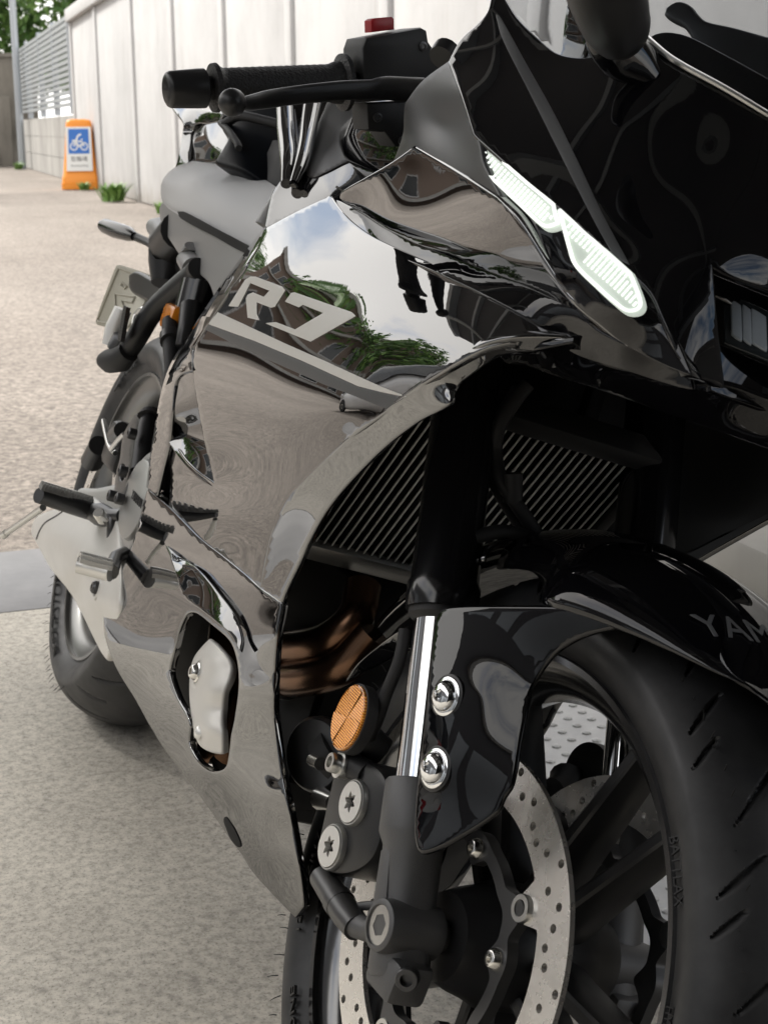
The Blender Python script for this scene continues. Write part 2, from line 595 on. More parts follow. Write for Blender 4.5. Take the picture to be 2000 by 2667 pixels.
# concrete slab under the bike
m = mat('concrete', (0.33, 0.32, 0.30), 0.75)
v = coords(m)
c1 = ramp(m, noise(m, v, 1.3, 6, 0.6), [(0.3, (0.42, 0.39, 0.34)), (0.7, (0.57, 0.535, 0.47))])
c2 = ramp(m, noise(m, v, 75, 6, 0.72), [(0.36, 0.60), (0.56, 1.0), (0.8, 1.12)])
c3 = ramp(m, noise(m, v, 9, 7, 0.7), [(0.35, 0.90), (0.7, 1.05)])
vo = nd(m, 'ShaderNodeTexVoronoi', Scale=9.0)
lk(m, v, vo.inputs['Vector'])
c4 = mixc(m, 1.0, ramp(m, vo.outputs['Distance'], [(0.012, 0.35), (0.03, 1.0)]), ramp(m, noise(m, v, 230, 3, 0.7), [(0.34, 0.55), (0.44, 1.0), (0.7, 1.1)]), 'MULTIPLY')
c5 = ramp(m, noise(m, coords(m, (1, 1, 1)), 2.7, 8, 0.75), [(0.30, 0.86), (0.45, 1.0), (0.7, 1.04)])
cv = nd(m, 'ShaderNodeTexVoronoi', Scale=0.8)
cv.feature = 'DISTANCE_TO_EDGE'
wv_ = nd(m, 'ShaderNodeMixRGB', Fac=0.12)
lk(m, v, wv_.inputs[1]); 
nz_ = nd(m, 'ShaderNodeTexNoise', Scale=4.0, Detail=6.0); lk(m, v, nz_.inputs['Vector']); lk(m, nz_.outputs['Color'], wv_.inputs[2])
lk(m, wv_.outputs[0], cv.inputs['Vector'])
c6 = ramp(m, cv.outputs['Distance'], [(0.0008, 0.88), (0.0030, 1.0)])
cc = mixc(m, 1.0, mixc(m, 1.0, mixc(m, 1.0, c1, c2, 'MULTIPLY'), c3, 'MULTIPLY'), mixc(m, 1.0, mixc(m, 1.0, c4, c5, 'MULTIPLY'), c6, 'MULTIPLY'), 'MULTIPLY')
lk(m, cc, pb(m).inputs['Base Color'])
bump(m, noise(m, v, 110, 6, 0.7), 0.35, 0.004)
# pale worn asphalt of the lot
m = mat('asphalt_pale', (0.32, 0.29, 0.26), 0.9)
v = coords(m)
c1 = ramp(m, noise(m, v, 0.35, 6, 0.6), [(0.3, (0.20, 0.172, 0.147)), (0.7, (0.285, 0.25, 0.217))])
vo = nd(m, 'ShaderNodeTexVoronoi', Scale=70.0)
lk(m, v, vo.inputs['Vector'])
c2 = mixc(m, 1.0, ramp(m, noise(m, v, 45, 6, 0.8), [(0.36, 0.45), (0.5, 1.0), (0.68, 1.5)]), ramp(m, vo.outputs['Color'], [(0.2, 0.75), (0.8, 1.2)]), 'MULTIPLY')
c3 = ramp(m, noise(m, coords(m, (0.15, 1.2, 1)), 1.2, 5), [(0.3, 0.86), (0.7, 1.08)])
lk(m, mixc(m, 1.0, mixc(m, 1.0, c1, c2, 'MULTIPLY'), c3, 'MULTIPLY'), pb(m).inputs['Base Color'])
bump(m, noise(m, v, 70, 5, 0.7), 0.5, 0.006)
# gutter plates
m = mat('gutter_steel', (0.24, 0.245, 0.25), 0.55, 0.15)
v = coords(m)
lk(m, ramp(m, noise(m, v, 6, 6, 0.65), [(0.3, (0.145, 0.145, 0.15)), (0.7, (0.215, 0.213, 0.215))]), pb(m).inputs['Base Color'])
bump(m, noise(m, v, 60, 4), 0.2, 0.002)
# whitewashed fence with rain streaks
m = mat('fence_white', (0.62, 0.60, 0.58), 0.8)
v = coords(m, (1.6, 1.6, 0.10))
s1 = ramp(m, noise(m, v, 2.2, 6, 0.65), [(0.28, (0.40, 0.38, 0.355)), (0.40, (0.50, 0.495, 0.49)), (0.8, (0.525, 0.52, 0.516))])
s2 = ramp(m, noise(m, coords(m), 1.1, 6, 0.7), [(0.3, 0.86), (0.6, 1.03)])
sx = nd(m, 'ShaderNodeSeparateXYZ'); lk(m, coords(m), sx.inputs[0])
ma = nd(m, 'ShaderNodeMath'); ma.operation = 'ADD'; lk(m, sx.outputs['Z'], ma.inputs[0])
mn = nd(m, 'ShaderNodeMath'); mn.operation = 'MULTIPLY'; mn.inputs[1].default_value = 0.7; lk(m, noise(m, coords(m), 2.6, 6, 0.7), mn.inputs[0]); lk(m, mn.outputs[0], ma.inputs[1])
s2 = mixc(m, 1.0, s2, ramp(m, ma.outputs[0], [(0.30, (0.70, 0.66, 0.60)), (0.62, (1, 1, 1))]), 'MULTIPLY')
lk(m, mixc(m, 1.0, s1, s2, 'MULTIPLY'), pb(m).inputs['Base Color'])
bump(m, noise(m, coords(m), 30, 5), 0.2, 0.004)
# stained old concrete
m = mat('old_concrete', (0.2, 0.185, 0.16), 0.9)
v = coords(m, (1, 1, 0.3))
lk(m, ramp(m, noise(m, v, 1.6, 7, 0.68), [(0.3, (0.075, 0.068, 0.055)), (0.5, (0.19, 0.175, 0.15)), (0.75, (0.27, 0.25, 0.215))]), pb(m).inputs['Base Color'])
m = mat('block_concrete', (0.36, 0.35, 0.33), 0.9)
v = coords(m, (1, 1, 0.5))
lk(m, ramp(m, noise(m, v, 1.4, 6, 0.6), [(0.3, (0.26, 0.25, 0.235)), (0.7, (0.42, 0.41, 0.385))]), pb(m).inputs['Base Color'])
m = mat('stud_plate', (0.66, 0.66, 0.65), 0.5, 0.1)
lk(m, ramp(m, noise(m, coords(m), 14, 6, 0.7), [(0.3, (0.56, 0.56, 0.56)), (0.7, (0.74, 0.74, 0.73))]), pb(m).inputs['Base Color'])
# smoked screen
m = mat('smoked_screen', (0.50, 0.52, 0.54), 0.02, trans=1.0, ior=1.12)

# ------------------------------------------------------------------ ground
def sheet(name, x0, x1, y0, y1, z, material, nx=1, ny=1):
    mb = MB()
    xs, ys = np.linspace(x0, x1, nx+1), np.linspace(y0, y1, ny+1)
    V = [(x, y, z) for x in xs for y in ys]
    F = [[i*(ny+1)+j, (i+1)*(ny+1)+j, (i+1)*(ny+1)+j+1, i*(ny+1)+j+1] for i in range(nx) for j in range(ny)]
    return tag(mb.add(V, F).build(name, material, smooth=False, fix=False), kind='structure')
sheet('ground', -600, 600, -600, 600, -0.012, 'asphalt_pale')
slab = MB().box((-0.615, -14, -0.2), (9.5, 2.3, 0.0)).build('concrete_slab', 'concrete', smooth=False)
tag(slab, kind='structure')
gut = tag(MB().box((-1.12, -14, -0.25), (-0.63, 2.3, -0.030)).build('gutter_bed', 'old_concrete', smooth=False), kind='structure')
for k in range(24):
    y1 = 2.3 - k*0.68
    MB().box((-1.105, y1-0.676, -0.028), (-0.635, y1-0.004, -0.004), bev=0.003).build('gutter_lid', 'gutter_steel', gut)

# ------------------------------------------------------------------ concrete fence behind the bike
def wall_y(x):
    return 3.507 + (-16.563-x)*0.0555
WD = np.array([-1.0, 0.0555, 0]); WD /= np.linalg.norm(WD)
WN = np.array([WD[1], -WD[0], 0]); WN = -WN if WN[1] > 0 else WN     # towards the lot
posts = [-25.93, -22.26, -18.31, -15.12, -12.23, -9.54, -6.99, -4.5, -2.0, 0.5, 3.0]
fence = empty('concrete_fence', (-16.0, wall_y(-16.0), 0))
tag(fence, 'tall white painted concrete panel fence running along the lot behind the motorcycle', 'fence')
def wbox(mb, xa, xb, d0, d1, z0, z1, bev=0.0):
    """box along the fence line; d = depth towards the lot; coordinates relative to the fence origin"""
    A = np.array([xa, wall_y(xa), 0]); L = np.linalg.norm(np.array([xb, wall_y(xb), 0])-A)
    s = 1 if xb < xa else -1
    M = (np.stack([WD*s, WN, [0, 0, 1]], 1), A-np.array(fence.location))
    return mb.box((0, d0, z0), (L, d1, z1), M, bev)
for a, b in zip(posts[:-1], posts[1:]):
    wbox(MB(), b-0.10, a+0.10, -0.10, 0.0, 0.0, 2.66, 0.01).build('panel', 'fence_white', fence)
for a in posts:
    wbox(MB(), a+0.095, a-0.095, -0.12, 0.035, -0.1, 2.66, 0.012).build('post', 'fence_white', fence)
wbox(MB(), posts[-1]+0.1, posts[0]-0.1, -0.13, 0.09, 2.664, 2.87, 0.015).build('beam', 'fence_white', fence)

# louvre fence on a block base, farther off
lf = empty('louvre_fence', (-33.0, wall_y(-33), 0))
tag(lf, 'grey louvred metal fence beyond the end of the white fence', 'fence')
fence_loc = fence.location.copy()
def lbox(xa, xb, d0, d1, z0, z1, name, material, tilt=0.0, parent=lf):
    A = np.array([xa, wall_y(xa), 0]); L = abs(xb-xa)
    M = (np.stack([WD, WN, [0, 0, 1]], 1), A-np.array(parent.location))
    mb = MB().box((0, d0, z0), (L, d1, z1), M, 0.0)
    return mb.build(name, material, parent, smooth=False)
lx = [-26.15, -29.3, -32.6, -36.2, -40.0]
for a, b in zip(lx[:-1], lx[1:]):
    for k in range(15):
        z = 1.30 + k*0.102
        lbox(a-0.05, b+0.05, -0.01, 0.055, z, z+0.062, 'slat', 'louver')
for a in lx:
    lbox(a+0.05, a-0.05, -0.05, 0.062, 1.16, 2.86, 'post', 'pole_metal')
bw = empty('block_wall', (-33.0, wall_y(-33), 0))
tag(bw, 'low grey concrete block wall under the louvred fence', 'wall')
for k in range(3):
    for a, b in zip(lx[:-1], lx[1:]):
        lbox(a-0.004, b+0.004, -0.12, 0.0, 0.386*k, 0.386*k+0.376, 'block', 'block_concrete', parent=bw)
# stained wall closing the lot
ow = empty('old_concrete_wall', (-41.0, 0.5, 0))
tag(ow, 'stained dark grey concrete wall at the far end of the lot', 'wall')
MB().box((-0.25, -9, 0), (0.0, 4.9, 2.72)).build('wall', 'old_concrete', ow, smooth=False)
MB().box((-0.3, -9, 2.724), (0.06, 4.9, 2.82)).build('coping', 'old_concrete', ow, smooth=False)
for y in (-7.5, -4.6, -1.7, 1.2, 4.0):
    MB().box((0.003, y-0.17, 0), (0.20, y+0.17, 1.75), bev=0.02).build('buttress', 'old_concrete', ow)
# utility pole
MB().lathe([(0, 0.088), (3, 0.082), (9, 0.066)], (0, 0, 0), (0, 0, 1), 16).build('utility_pole', 'pole_metal').location = (-37.2, 4.45, 0)
tag(bpy.data.objects['utility_pole'], 'slim grey metal pole in front of the stained wall', 'pole')

# ------------------------------------------------------------------ trees
def tree(name, label, loc, h, r, nleaf, leaf=0.16, seed=0, group=None, mats=('leaf', 'leaf_light'), trunk_r=0.14):
    g = np.random.default_rng(seed)
    t = empty(name, loc)
    tag(t, label, 'tree', group)
    mb = MB()
    top = np.array([g.uniform(-.3, .3), g.uniform(-.3, .3), h*0.72])
    mb.tube([(0, 0, 0), top*0.3+g.normal(0, .05, 3)*[1, 1, 0], top*0.65, top], [trunk_r, trunk_r*.8, trunk_r*.5, trunk_r*.2], 10)
    cl = []
    for k in range(16):
        a = g.uniform(0, 6.28); z = h*g.uniform(0.38, 0.95); q = math.sqrt(max(0.05, 1-((z/h-0.62)/0.45)**2))
        c = np.array([math.cos(a)*r*q*g.uniform(.35, .9), math.sin(a)*r*q*g.uniform(.35, .9), z])
        cl.append((c, r*g.uniform(.28, .5)))
        b = top*min(0.95, z/h*0.8)
        mb.tube([b, (b+c)/2+[0, 0, .1], c], [trunk_r*.35, trunk_r*.2, 0.012], 6)
    mb.build('trunk', 'bark', t)
    for mi, mn in enumerate(mats):
        V, F = [], []
        for k in range(nleaf//2):
            c, cr_ = cl[g.integers(len(cl))]
            d = g.normal(0, 1, 3); d /= np.linalg.norm(d)
            p = c + d*cr_*g.uniform(.35, 1.05)
            n = d*0.6+g.normal(0, .6, 3)+[0, 0, .4]; n /= np.linalg.norm(n)
            u = np.cross(n, g.normal(0, 1, 3)); u /= np.linalg.norm(u); w = np.cross(n, u)
            s = leaf*g.uniform(.6, 1.3)
            b = len(V)
            V += [p-u*s, p-w*s*.42+n*s*.1, p+u*s, p+w*s*.42+n*s*.1]
            F.append([b, b+1, b+2, b+3])
        tag(new_obj('crown', V, F, mn, t, smooth=False), kind='stuff')
    return t
G1 = 'trees beyond the far wall'
tree('leafy_tree', 'broad bright green tree over the far wall beside the pole', (-46, 3.4, 0), 6.6, 2.9, 7000, 0.17, 1, G1)
tree('leafy_tree', 'dense green tree rising above the louvred fence', (-44.5, 7.4, 0), 6.4, 2.5, 6000, 0.15, 2, G1)
tree('leafy_tree', 'dark green tree farthest left above the stained wall', (-48, -1.5, 0), 7.5, 3.2, 6000, 0.18, 3, G1)
tree('leafy_tree', 'brown and green tree behind the top of the white fence', (-39, 8.6, 0), 6.2, 2.4, 5000, 0.15, 4, G1, ('leaf', 'bark'))  # half of its leaves take the bark brown

# weeds
def weed(label, loc, n, s, seed):
    g = np.random.default_rng(seed)
    V, F = [], []
    for k in range(n):
        a = g.uniform(0, 6.28); r0 = g.uniform(0, s*.5); L = s*g.uniform(.5, 1.1)
        p = np.array([math.cos(a)*r0, math.sin(a)*r0, 0]); a2 = g.uniform(0, 6.28)
        d = np.array([math.cos(a2)*.6, math.sin(a2)*.6, 1.0]); w = np.array([-math.sin(a2), math.cos(a2), 0])*s*.06
        b = len(V)
        V += [p-w, p+w, p+d*L*.6+w*1.4, p+d*L*.6-w*1.4, p+d*L+np.array([math.cos(a2), math.sin(a2), -.5])*L*.2]
        F += [[b, b+1, b+2, b+3], [b+3, b+2, b+4]]
    o = new_obj('weed_clump', V, F, 'leaf_light', smooth=False)
    o.location = loc
    return tag(o, label, 'weed', 'weeds along the fence')
weed('bright green weed clump at the foot of a fence post', (-18.55, 3.30, 0), 130, 0.26, 5)
weed('low weeds in front of the orange parking sign stand', (-22.7, 3.60, 0), 90, 0.14, 6)

weed('thin weed tuft at the next fence post towards the bike', (-15.2, 3.26, 0), 60, 0.15, 8)
weed('sparse weeds at the foot of the fence beyond the sign', (-24.6, 3.80, 0), 50, 0.13, 9)
weed('small weed at the foot of the utility pole', (-36.9, 4.3, 0), 60, 0.2, 10)
# ------------------------------------------------------------------ parking sign stand
ss = empty('parking_sign_stand', (-23.35, 3.66, 0), (0, 0, rad(-14)))
tag(ss, 'orange plastic sign stand with blue motorcycle parking board beside the white fence', 'sign')
def rr(w, d, z, n=6, r=0.06, x0=0.0):
    out = []
    for cx_, cy_, a0 in ((d/2-r, w/2-r, 0), (-d/2+r, w/2-r, 90), (-d/2+r, -w/2+r, 180), (d/2-r, -w/2+r, 270)):
        for k in range(n):
            a = rad(a0+90*k/(n-1)); out.append((x0+cx_+r*math.cos(a), cy_+r*math.sin(a), z))
    return out
MB().loft([rr(.58, .50, 0), rr(.58, .50, .10), rr(.56, .48, .105), rr(.555, .47, .17), rr(.52, .40, .23, x0=-.015), rr(.46, .30, .55, x0=-.03), rr(.41, .22, .85, x0=-.045), rr(.39, .19, 1.0, x0=-.05), rr(.35, .16, 1.045, x0=-.05), rr(.20, .13, 1.06, x0=-.05)]).build('stand_body', 'sign_orange', ss, sharp=50)
# tilted board
bt = math.atan2(0.10, 0.60)
BO = np.array([0.130, 0, 0.615]); BX = np.array([0, 1.0, 0]); BY = np.array([-math.sin(bt*0.98), 0, math.cos(bt*0.98)]); BZ = np.cross(BX, BY)
def bd(pts, h0, h1, name, material, parent):
    return MB().prism(pts, BO, BX, BY, BZ, h0, h1).build(name, material, parent, smooth=False)
board = bd([(-.20, -.345), (.20, -.345), (.19, .33), (-.19, .33)], 0, .014, 'sign_board', 'sign_white', ss)
bd([(-.16, -.08), (.16, -.08), (.155, .30), (-.155, .30)], .0145, .018, 'blue_field', 'sign_blue', board)
def ringp(cx_, cy_, r, w, n=28):
    return [(cx_+r*math.cos(t), cy_+r*math.sin(t)) for t in np.linspace(0, 2*math.pi, n, endpoint=False)], [(cx_+(r-w)*math.cos(t), cy_+(r-w)*math.sin(t)) for t in np.linspace(0, 2*math.pi, n, endpoint=False)]
mb = MB()
for c in (-.075, .082):
    o_, i_ = ringp(c, .03, .062, .018)
    n = len(o_)
    V = [BO+BX*a+BY*b+BZ*.0195 for a, b in o_+i_]
    mb.add(V, [[k, (k+1) % n, n+(k+1) % n, n+k] for k in range(n)])
def stroke(mb, pts, w):
    for (a, b), (c, d) in zip(pts[:-1], pts[1:]):
        L = math.hypot(c-a, d-b); nx, ny = -(d-b)/L*w/2, (c-a)/L*w/2
        mb.add([BO+BX*x+BY*y+BZ*.0195 for x, y in ((a-nx, b-ny), (c-nx, d-ny), (c+nx, d+ny), (a+nx, b+ny))], [[0, 1, 2, 3]])
stroke(mb, [(-.075, .03), (-.035, .115), (.045, .10), (.082, .03)], .02)
stroke(mb, [(-.04, .095), (0.0, .03), (.05, .06)], .028)
stroke(mb, [(-.10, .115), (-.03, .118)], .03)
stroke(mb, [(.03, .10), (.055, .15)], .018)
stroke(mb, [(-.04, .12), (-.005, .20), (.04, .215)], .026)
mb.build('motorcycle_pictogram', 'sign_white', board, smooth=False, fix=False)
def board_text(body, size, cy_, name, sp=1.0):
    V, F = text_geo(body, size, 0.0006, 'CENTER', spacing=sp)
    P = [BO+BX*v_[0]+BY*(v_[1]+cy_)+BZ*(.0155+v_[2]) for v_ in V]
    new_obj(name, P, F, 'sign_ink', board, smooth=False)
board_text('駐輪場', 0.085, -.19, 'sign_text')
board_text('Bicycle parking', 0.043, -.275, 'sign_text')

# ------------------------------------------------------------------ things left of the bike, seen past it
sp = MB().box((-0.45, 0.42, 0.002), (1.0, 1.18, 0.010), bev=0.002).build('stud_mat', 'stud_plate')
tag(sp, 'pale studded rubber mat on the ground behind the front wheel', 'mat')
mb = MB()
for i in range(44):
    for j in range(22):
        x, y = -0.43+i*0.033+(j % 2)*0.0165, 0.44+j*0.033
        mb.lathe([(0, .0075), (.0022, .0065), (.0036, .0035), (.004, 0)], (x, y, .010), (0, 0, 1), 8, cap=False)
tag(mb.build('stud', 'stud_plate', sp), kind='stuff')
# white painted kerb wall with a pipe on brackets
kw = empty('parapet_wall', (-1.0, 1.75, 0))
tag(kw, 'low white painted parapet with a concrete step at the right edge', 'wall')
MB().box((-1.6, 0.0, 0), (2.6, 0.14, 0.62), bev=.01).build('parapet', 'fence_white', kw)
MB().box((-1.0, -0.44, 0), (2.4, -0.003, 0.10), bev=.012).build('step', 'block_concrete', kw)
MB().box((-0.9, -0.30, 0.103), (2.3, -0.003, 0.19), bev=.012).build('step', 'block_concrete', kw)
pp = MB().tube([(-1.25, 1.62, 0.0), (-1.25, 1.62, .12), (-1.2, 1.62, .2), (-.2, 1.55, .36), (.9, 1.5, .55)], .028, 14).build('drain_pipe', 'alu')
tag(pp, 'silver metal pipe slanting across the step beside the fairing', 'pipe')

# ------------------------------------------------------------------ workshop behind the camera: shades the front of the bike, mirrored in its nose
ws = empty('workshop', (5.0, -2.0, 0))
tag(ws, 'open fronted workshop with dark interior and deep roof with an added piece, mirrored in the nose', 'building')
def wsb(lo, hi, name, material):
    return MB().box(np.array(lo)-[5, -2, 0], np.array(hi)-[5, -2, 0]).build(name, material, ws, smooth=False)
wsb((-3.0, -2.2, 3.25), (10.0, 1.25, 3.5), 'roof', 'interior_wall')
for k in range(9):
    wsb((-2.8+k*1.35, -2.1, 3.05), (-2.68+k*1.35, 1.2, 3.246), 'beam', 'pole_metal')
wsb((0.1, 1.254, 3.25), (10.0, 2.55, 3.5), 'roof', 'interior_wall')  # extra unseen roof piece, shaped to darken the nose reflection
for y in (-1.2, 0.6):
    wsb((-2.9, y, 2.98), (9.9, y+.08, 3.046), 'purlin', 'louver')
wsb((9.0, -2.2, 0.003), (9.2, 1.25, 3.246), 'back_wall', 'interior_wall')
wsb((3.4, 1.08, 0.003), (8.996, 1.25, 3.246), 'side_wall', 'interior_wall')
wsb((3.6, -2.2, 0.003), (8.996, -2.05, 3.246), 'side_wall', 'interior_wall')
for y in (-2.1, 1.0):
    wsb((3.2, y, 0.003), (3.39, y+.18, 3.246), 'column', 'pole_metal')

# ------------------------------------------------------------------ white hatchback parked across the lot, mirrored in the side cowl
def car(loc, rz):
    c = empty('parked_car', loc, (0, 0, rz))
    tag(c, 'white hatchback parked across the lot, mirrored in the side cowl', 'car')
    secs = [(-1.95, .35, .80, .62), (-1.88, .25, .95, .74), (-1.5, .2, 1.0, .80), (-.5, .2, 1.0, .83), (.6, .2, 1.0, .83), (1.2, .2, .98, .82), (1.75, .25, .86, .74), (1.92, .35, .72, .6)]
    rings = []
    for x, z0, z1, w in secs:
        rings.append([(x, w*math.copysign(abs(math.cos(t))**.5, math.cos(t)), (z0+z1)/2+(z1-z0)/2*math.copysign(abs(math.sin(t))**.6, math.sin(t))) for t in np.linspace(0, 2*math.pi, 28, endpoint=False)])
    MB().loft(rings).build('body', 'car_white', c, sharp=50)
    rings = []
    for z, x0, x1, w in ((.94, -1.82, 1.05, .80), (1.25, -1.68, .55, .70), (1.45, -1.45, .1, .62), (1.5, -1.2, -.1, .55)):
        rings.append([((x0+x1)/2+(x1-x0)/2*math.copysign(abs(math.cos(t))**.35, math.cos(t)), w*math.copysign(abs(math.sin(t))**.35, math.sin(t)), z) for t in np.linspace(0, 2*math.pi, 32, endpoint=False)])
    MB().loft(rings[:3]).build('cabin_glass', 'glass_dark', c, sharp=60)
    MB().loft([[(a*1.02 if i < 99 else a, b*1.02, z+.004) for i, (a, b, z) in enumerate(r)] for r in rings[2:]]).build('roof', 'car_white', c, sharp=60)
    for x in (-1.25, 1.25):
        for y in (-1, 1):
            MB().lathe([(-.1, .2), (-.1, .29), (-.07, .31), (.07, .31), (.1, .29), (.1, .2)], (x, y*.74, .31), (0, 1, 0), 24).build('tyre', 'rubber_plain', c)
            MB().lathe([(-.09, .0), (-.102, .1), (-.09, .2), (.09, .2), (.102, .1), (.09, 0)], (x, y*.74, .31), (0, 1, 0), 20).build('wheel_rim', 'steel', c)
    for y in (-1, 1):
        MB().box((-1.945, y*.62-.1, .70), (-1.80, y*.62+.1, .93), bev=.02).build('tail_light', 'lamp_red', c)
        MB().box((1.74, y*.58-.12, .62), (1.90, y*.58+.12, .74), bev=.02).build('headlight', 'silver_lens', c)
    MB().box((-1.985, -.17, .55), (-1.955, .17, .70)).build('number_plate', 'sign_white', c, smooth=False)
    return c
car((-3.1, -3.75, 0), rad(176))
# trees and houses across the lot (mirrored in the paint only)
G2 = 'street trees across the lot'
tree('leafy_tree', 'street tree across the lot, nearest the parked car', (-17, -11, 0), 6.5, 2.6, 1600, .3, 11, G2)
tree('leafy_tree', 'street tree across the lot, tallest', (-24, -9, 0), 8, 3.2, 1600, .35, 12, G2)
tree('leafy_tree', 'street tree across the lot, broadest crown', (-13, -20, 0), 7.5, 3.6, 1600, .35, 13, G2)
ap = empty('apartment_block', (-24, -8.6, 0), (0, 0, rad(19)))
tag(ap, 'brown three storey apartment block across the lot, mirrored in the side cowl', 'building')
MB().box((-5, -7.6, 0), (0, 7.0, 6.5)).build('wall', 'brown_wall', ap, smooth=False)
MB().box((-5.3, -7.9, 6.503), (0.3, 7.3, 6.8)).build('roof', 'block_concrete', ap, smooth=False)
for z in (0.6, 2.7, 4.8):
    for k in range(6):
        y = -6.2+k*2.4
        f_ = MB().box((.003, y-.62, z-.06), (.05, y+.62, z+1.26)).build('window', 'fence_white', ap, smooth=False)
        MB().box((.053, y-.54, z+.02), (.06, y+.54, z+1.18)).build('pane', 'glass_dark', f_, smooth=False)
    MB().box((.003, -7.2, z-.32), (.9, 6.6, z-.12)).build('balcony', 'block_concrete', ap, smooth=False)
hs = empty('brown_house', (-30, -17, 0))
tag(hs, 'brown low house across the lot, mirrored in the side cowl', 'house')
MB().box((-4, -6, 0), (4, 6, 4.6)).build('wall', 'bark', hs, smooth=False)
MB().prism([(-7, 4.604), (7, 4.604), (0, 6.8)], (0, 0, 0), (0, 1, 0), (0, 0, 1), (1, 0, 0), -4.5, 4.5).build('roof', 'block_concrete', hs, smooth=False)
for y in (-4, -1.3, 1.3, 4):
    MB().box((4.003, y-.6, 1.4), (4.06, y+.6, 2.9)).build('window', 'glass_dark', hs, smooth=False)

nb_ = empty('unseen_warehouse', (4, -9, 0))  # unseen building, added so the mudguard reflects something dark
tag(nb_, 'plain grey warehouse added out of view to darken the mudguard reflection', 'building')
MB().box((-9.6, -2, 0), (6, 2, 4.3)).build('wall', 'interior_wall', nb_, smooth=False)
MB().box((-9.8, -2.2, 4.304), (6.2, 2.2, 4.5)).build('roof', 'block_concrete', nb_, smooth=False)
for x in (-8.4, -5.8, -3.2, -.6, 2.0):
    MB().box((x-.9, 2.003, 0.02), (x+.9, 2.05, 2.7)).build('unseen_shutter', 'pole_metal', nb_, smooth=False)

# ================================================================== the motorcycle
bike = empty('sport_motorcycle', (0, 0, 0), (-LEAN, 0, 0))
tag(bike, 'glossy black sport motorcycle parked leaning on the concrete, daytime lights on', 'motorcycle')

Surf.flare = 0.12
# ---- side cowl with the model lettering
cA = [(687, 597, -.183), (772, 553, -.176), (857, 510, -.165), (760, 600, -.187), (900, 600, -.186), (1000, 660, -.192), (1120, 720, -.190), (1250, 770, -.184), (1350, 815, -.172), (1453, 855, -.155),
      (637, 693, -.196), (587, 767, -.200), (540, 840, -.202), (500, 913, -.203), (503, 973, -.2035), (517, 1067, -.2025), (533, 1153, -.200), (558, 1260, -.195),
      (700, 720, -.2075), (800, 760, -.2095), (620, 800, -.2065), (760, 860, -.2165), (900, 800, -.210), (950, 870, -.2165), (1100, 860, -.207),
      (700, 950, -.2185), (850, 960, -.222), (1000, 960, -.2155), (620, 1060, -.2125), (760, 1080, -.2205), (900, 1080, -.220),
      (1250, 907, -.196), (1100, 997, -.209), (1007, 1067, -.2125), (910, 1140, -.2145), (833, 1210, -.2145), (750, 1293, -.2115),
      (650, 1200, -.2085), (560, 1330, -.198), (700, 1400, -.207), (677, 1533, -.201), (620, 1350, -.2035), (447, 1310, -.186), (440, 1200, -.188), (432, 1160, -.1885), (580, 1450, -.195), (733, 1570, -.202)]
sA = Surf(cA, reg=2e-5)
oA = [(687, 597, 'c'), (770, 552), (857, 510, 'c'), (880, 543), (913, 578), (967, 617), (1050, 657), (1150, 700), (1250, 745), (1350, 797), (1453, 852), (1490, 880, 'c'), (1400, 880), (1320, 886),
      (1250, 907), (1100, 997), (1007, 1067), (910, 1140), (833, 1210), (783, 1260), (750, 1297), (725, 1340), (703, 1400), (693, 1450), (677, 1533, 'c'),
      (640, 1500), (580, 1450), (520, 1403), (462, 1350), (440, 1322, 'c'), (444, 1240), (436, 1175, 'c'), (455, 1165), (483, 1200), (517, 1233), (558, 1260, 'c'),
      (552, 1230), (533, 1153), (517, 1067), (503, 973), (500, 915), (510, 890), (540, 840), (587, 767), (637, 693), (672, 640)]
LEFT = lambda M: np.c_[.62+(M[:, 0]-.62)*.82, M[:, 1:]]      # the left flank sits a little further back
panel('side_cowl', oA, sA, 'gloss_black', bike, mirror=True, mfun=LEFT, r=.002, th=.006, step=11)
# inner turned edge of the side cowl, facing the front wheel
cF = [(1490, 882, -.150), (1320, 886, -.184), (1250, 907, -.196), (1100, 997, -.209), (1007, 1067, -.2125), (910, 1140, -.2145), (833, 1210, -.2145), (750, 1297, -.2115), (703, 1400, -.207), (677, 1533, -.201),
      (1303, 927, -.180), (1190, 997, -.191), (1163, 1050, -.196), (1083, 1097, -.2005), (997, 1163, -.203), (910, 1250, -.203), (850, 1323, -.2015), (803, 1403, -.199), (783, 1450, -.1975), (743, 1533, -.1965),
      (1400, 905, -.164), (730, 1569, -.1958), (677, 1560, -.2005)]
sF = Surf(cF, reg=1e-4)
oF = [(1490, 882, 'c'), (1400, 880), (1320, 886), (1250, 907), (1100, 997), (1007, 1067), (910, 1140), (833, 1210), (783, 1260), (750, 1297), (725, 1340), (703, 1400), (693, 1450), (677, 1533, 'c'), (730, 1569, 'c'),
      (743, 1533), (783, 1450), (803, 1403), (850, 1323), (910, 1250), (997, 1163), (1083, 1097), (1150, 1060), (1176, 1038), (1181, 1015), (1200, 990), (1303, 925), (1350, 915), (1400, 912)]
panel('cowl_front_edge', oF, sF, 'gloss_black', bike, mirror=True, mfun=LEFT, r=.002, th=.005, step=11)
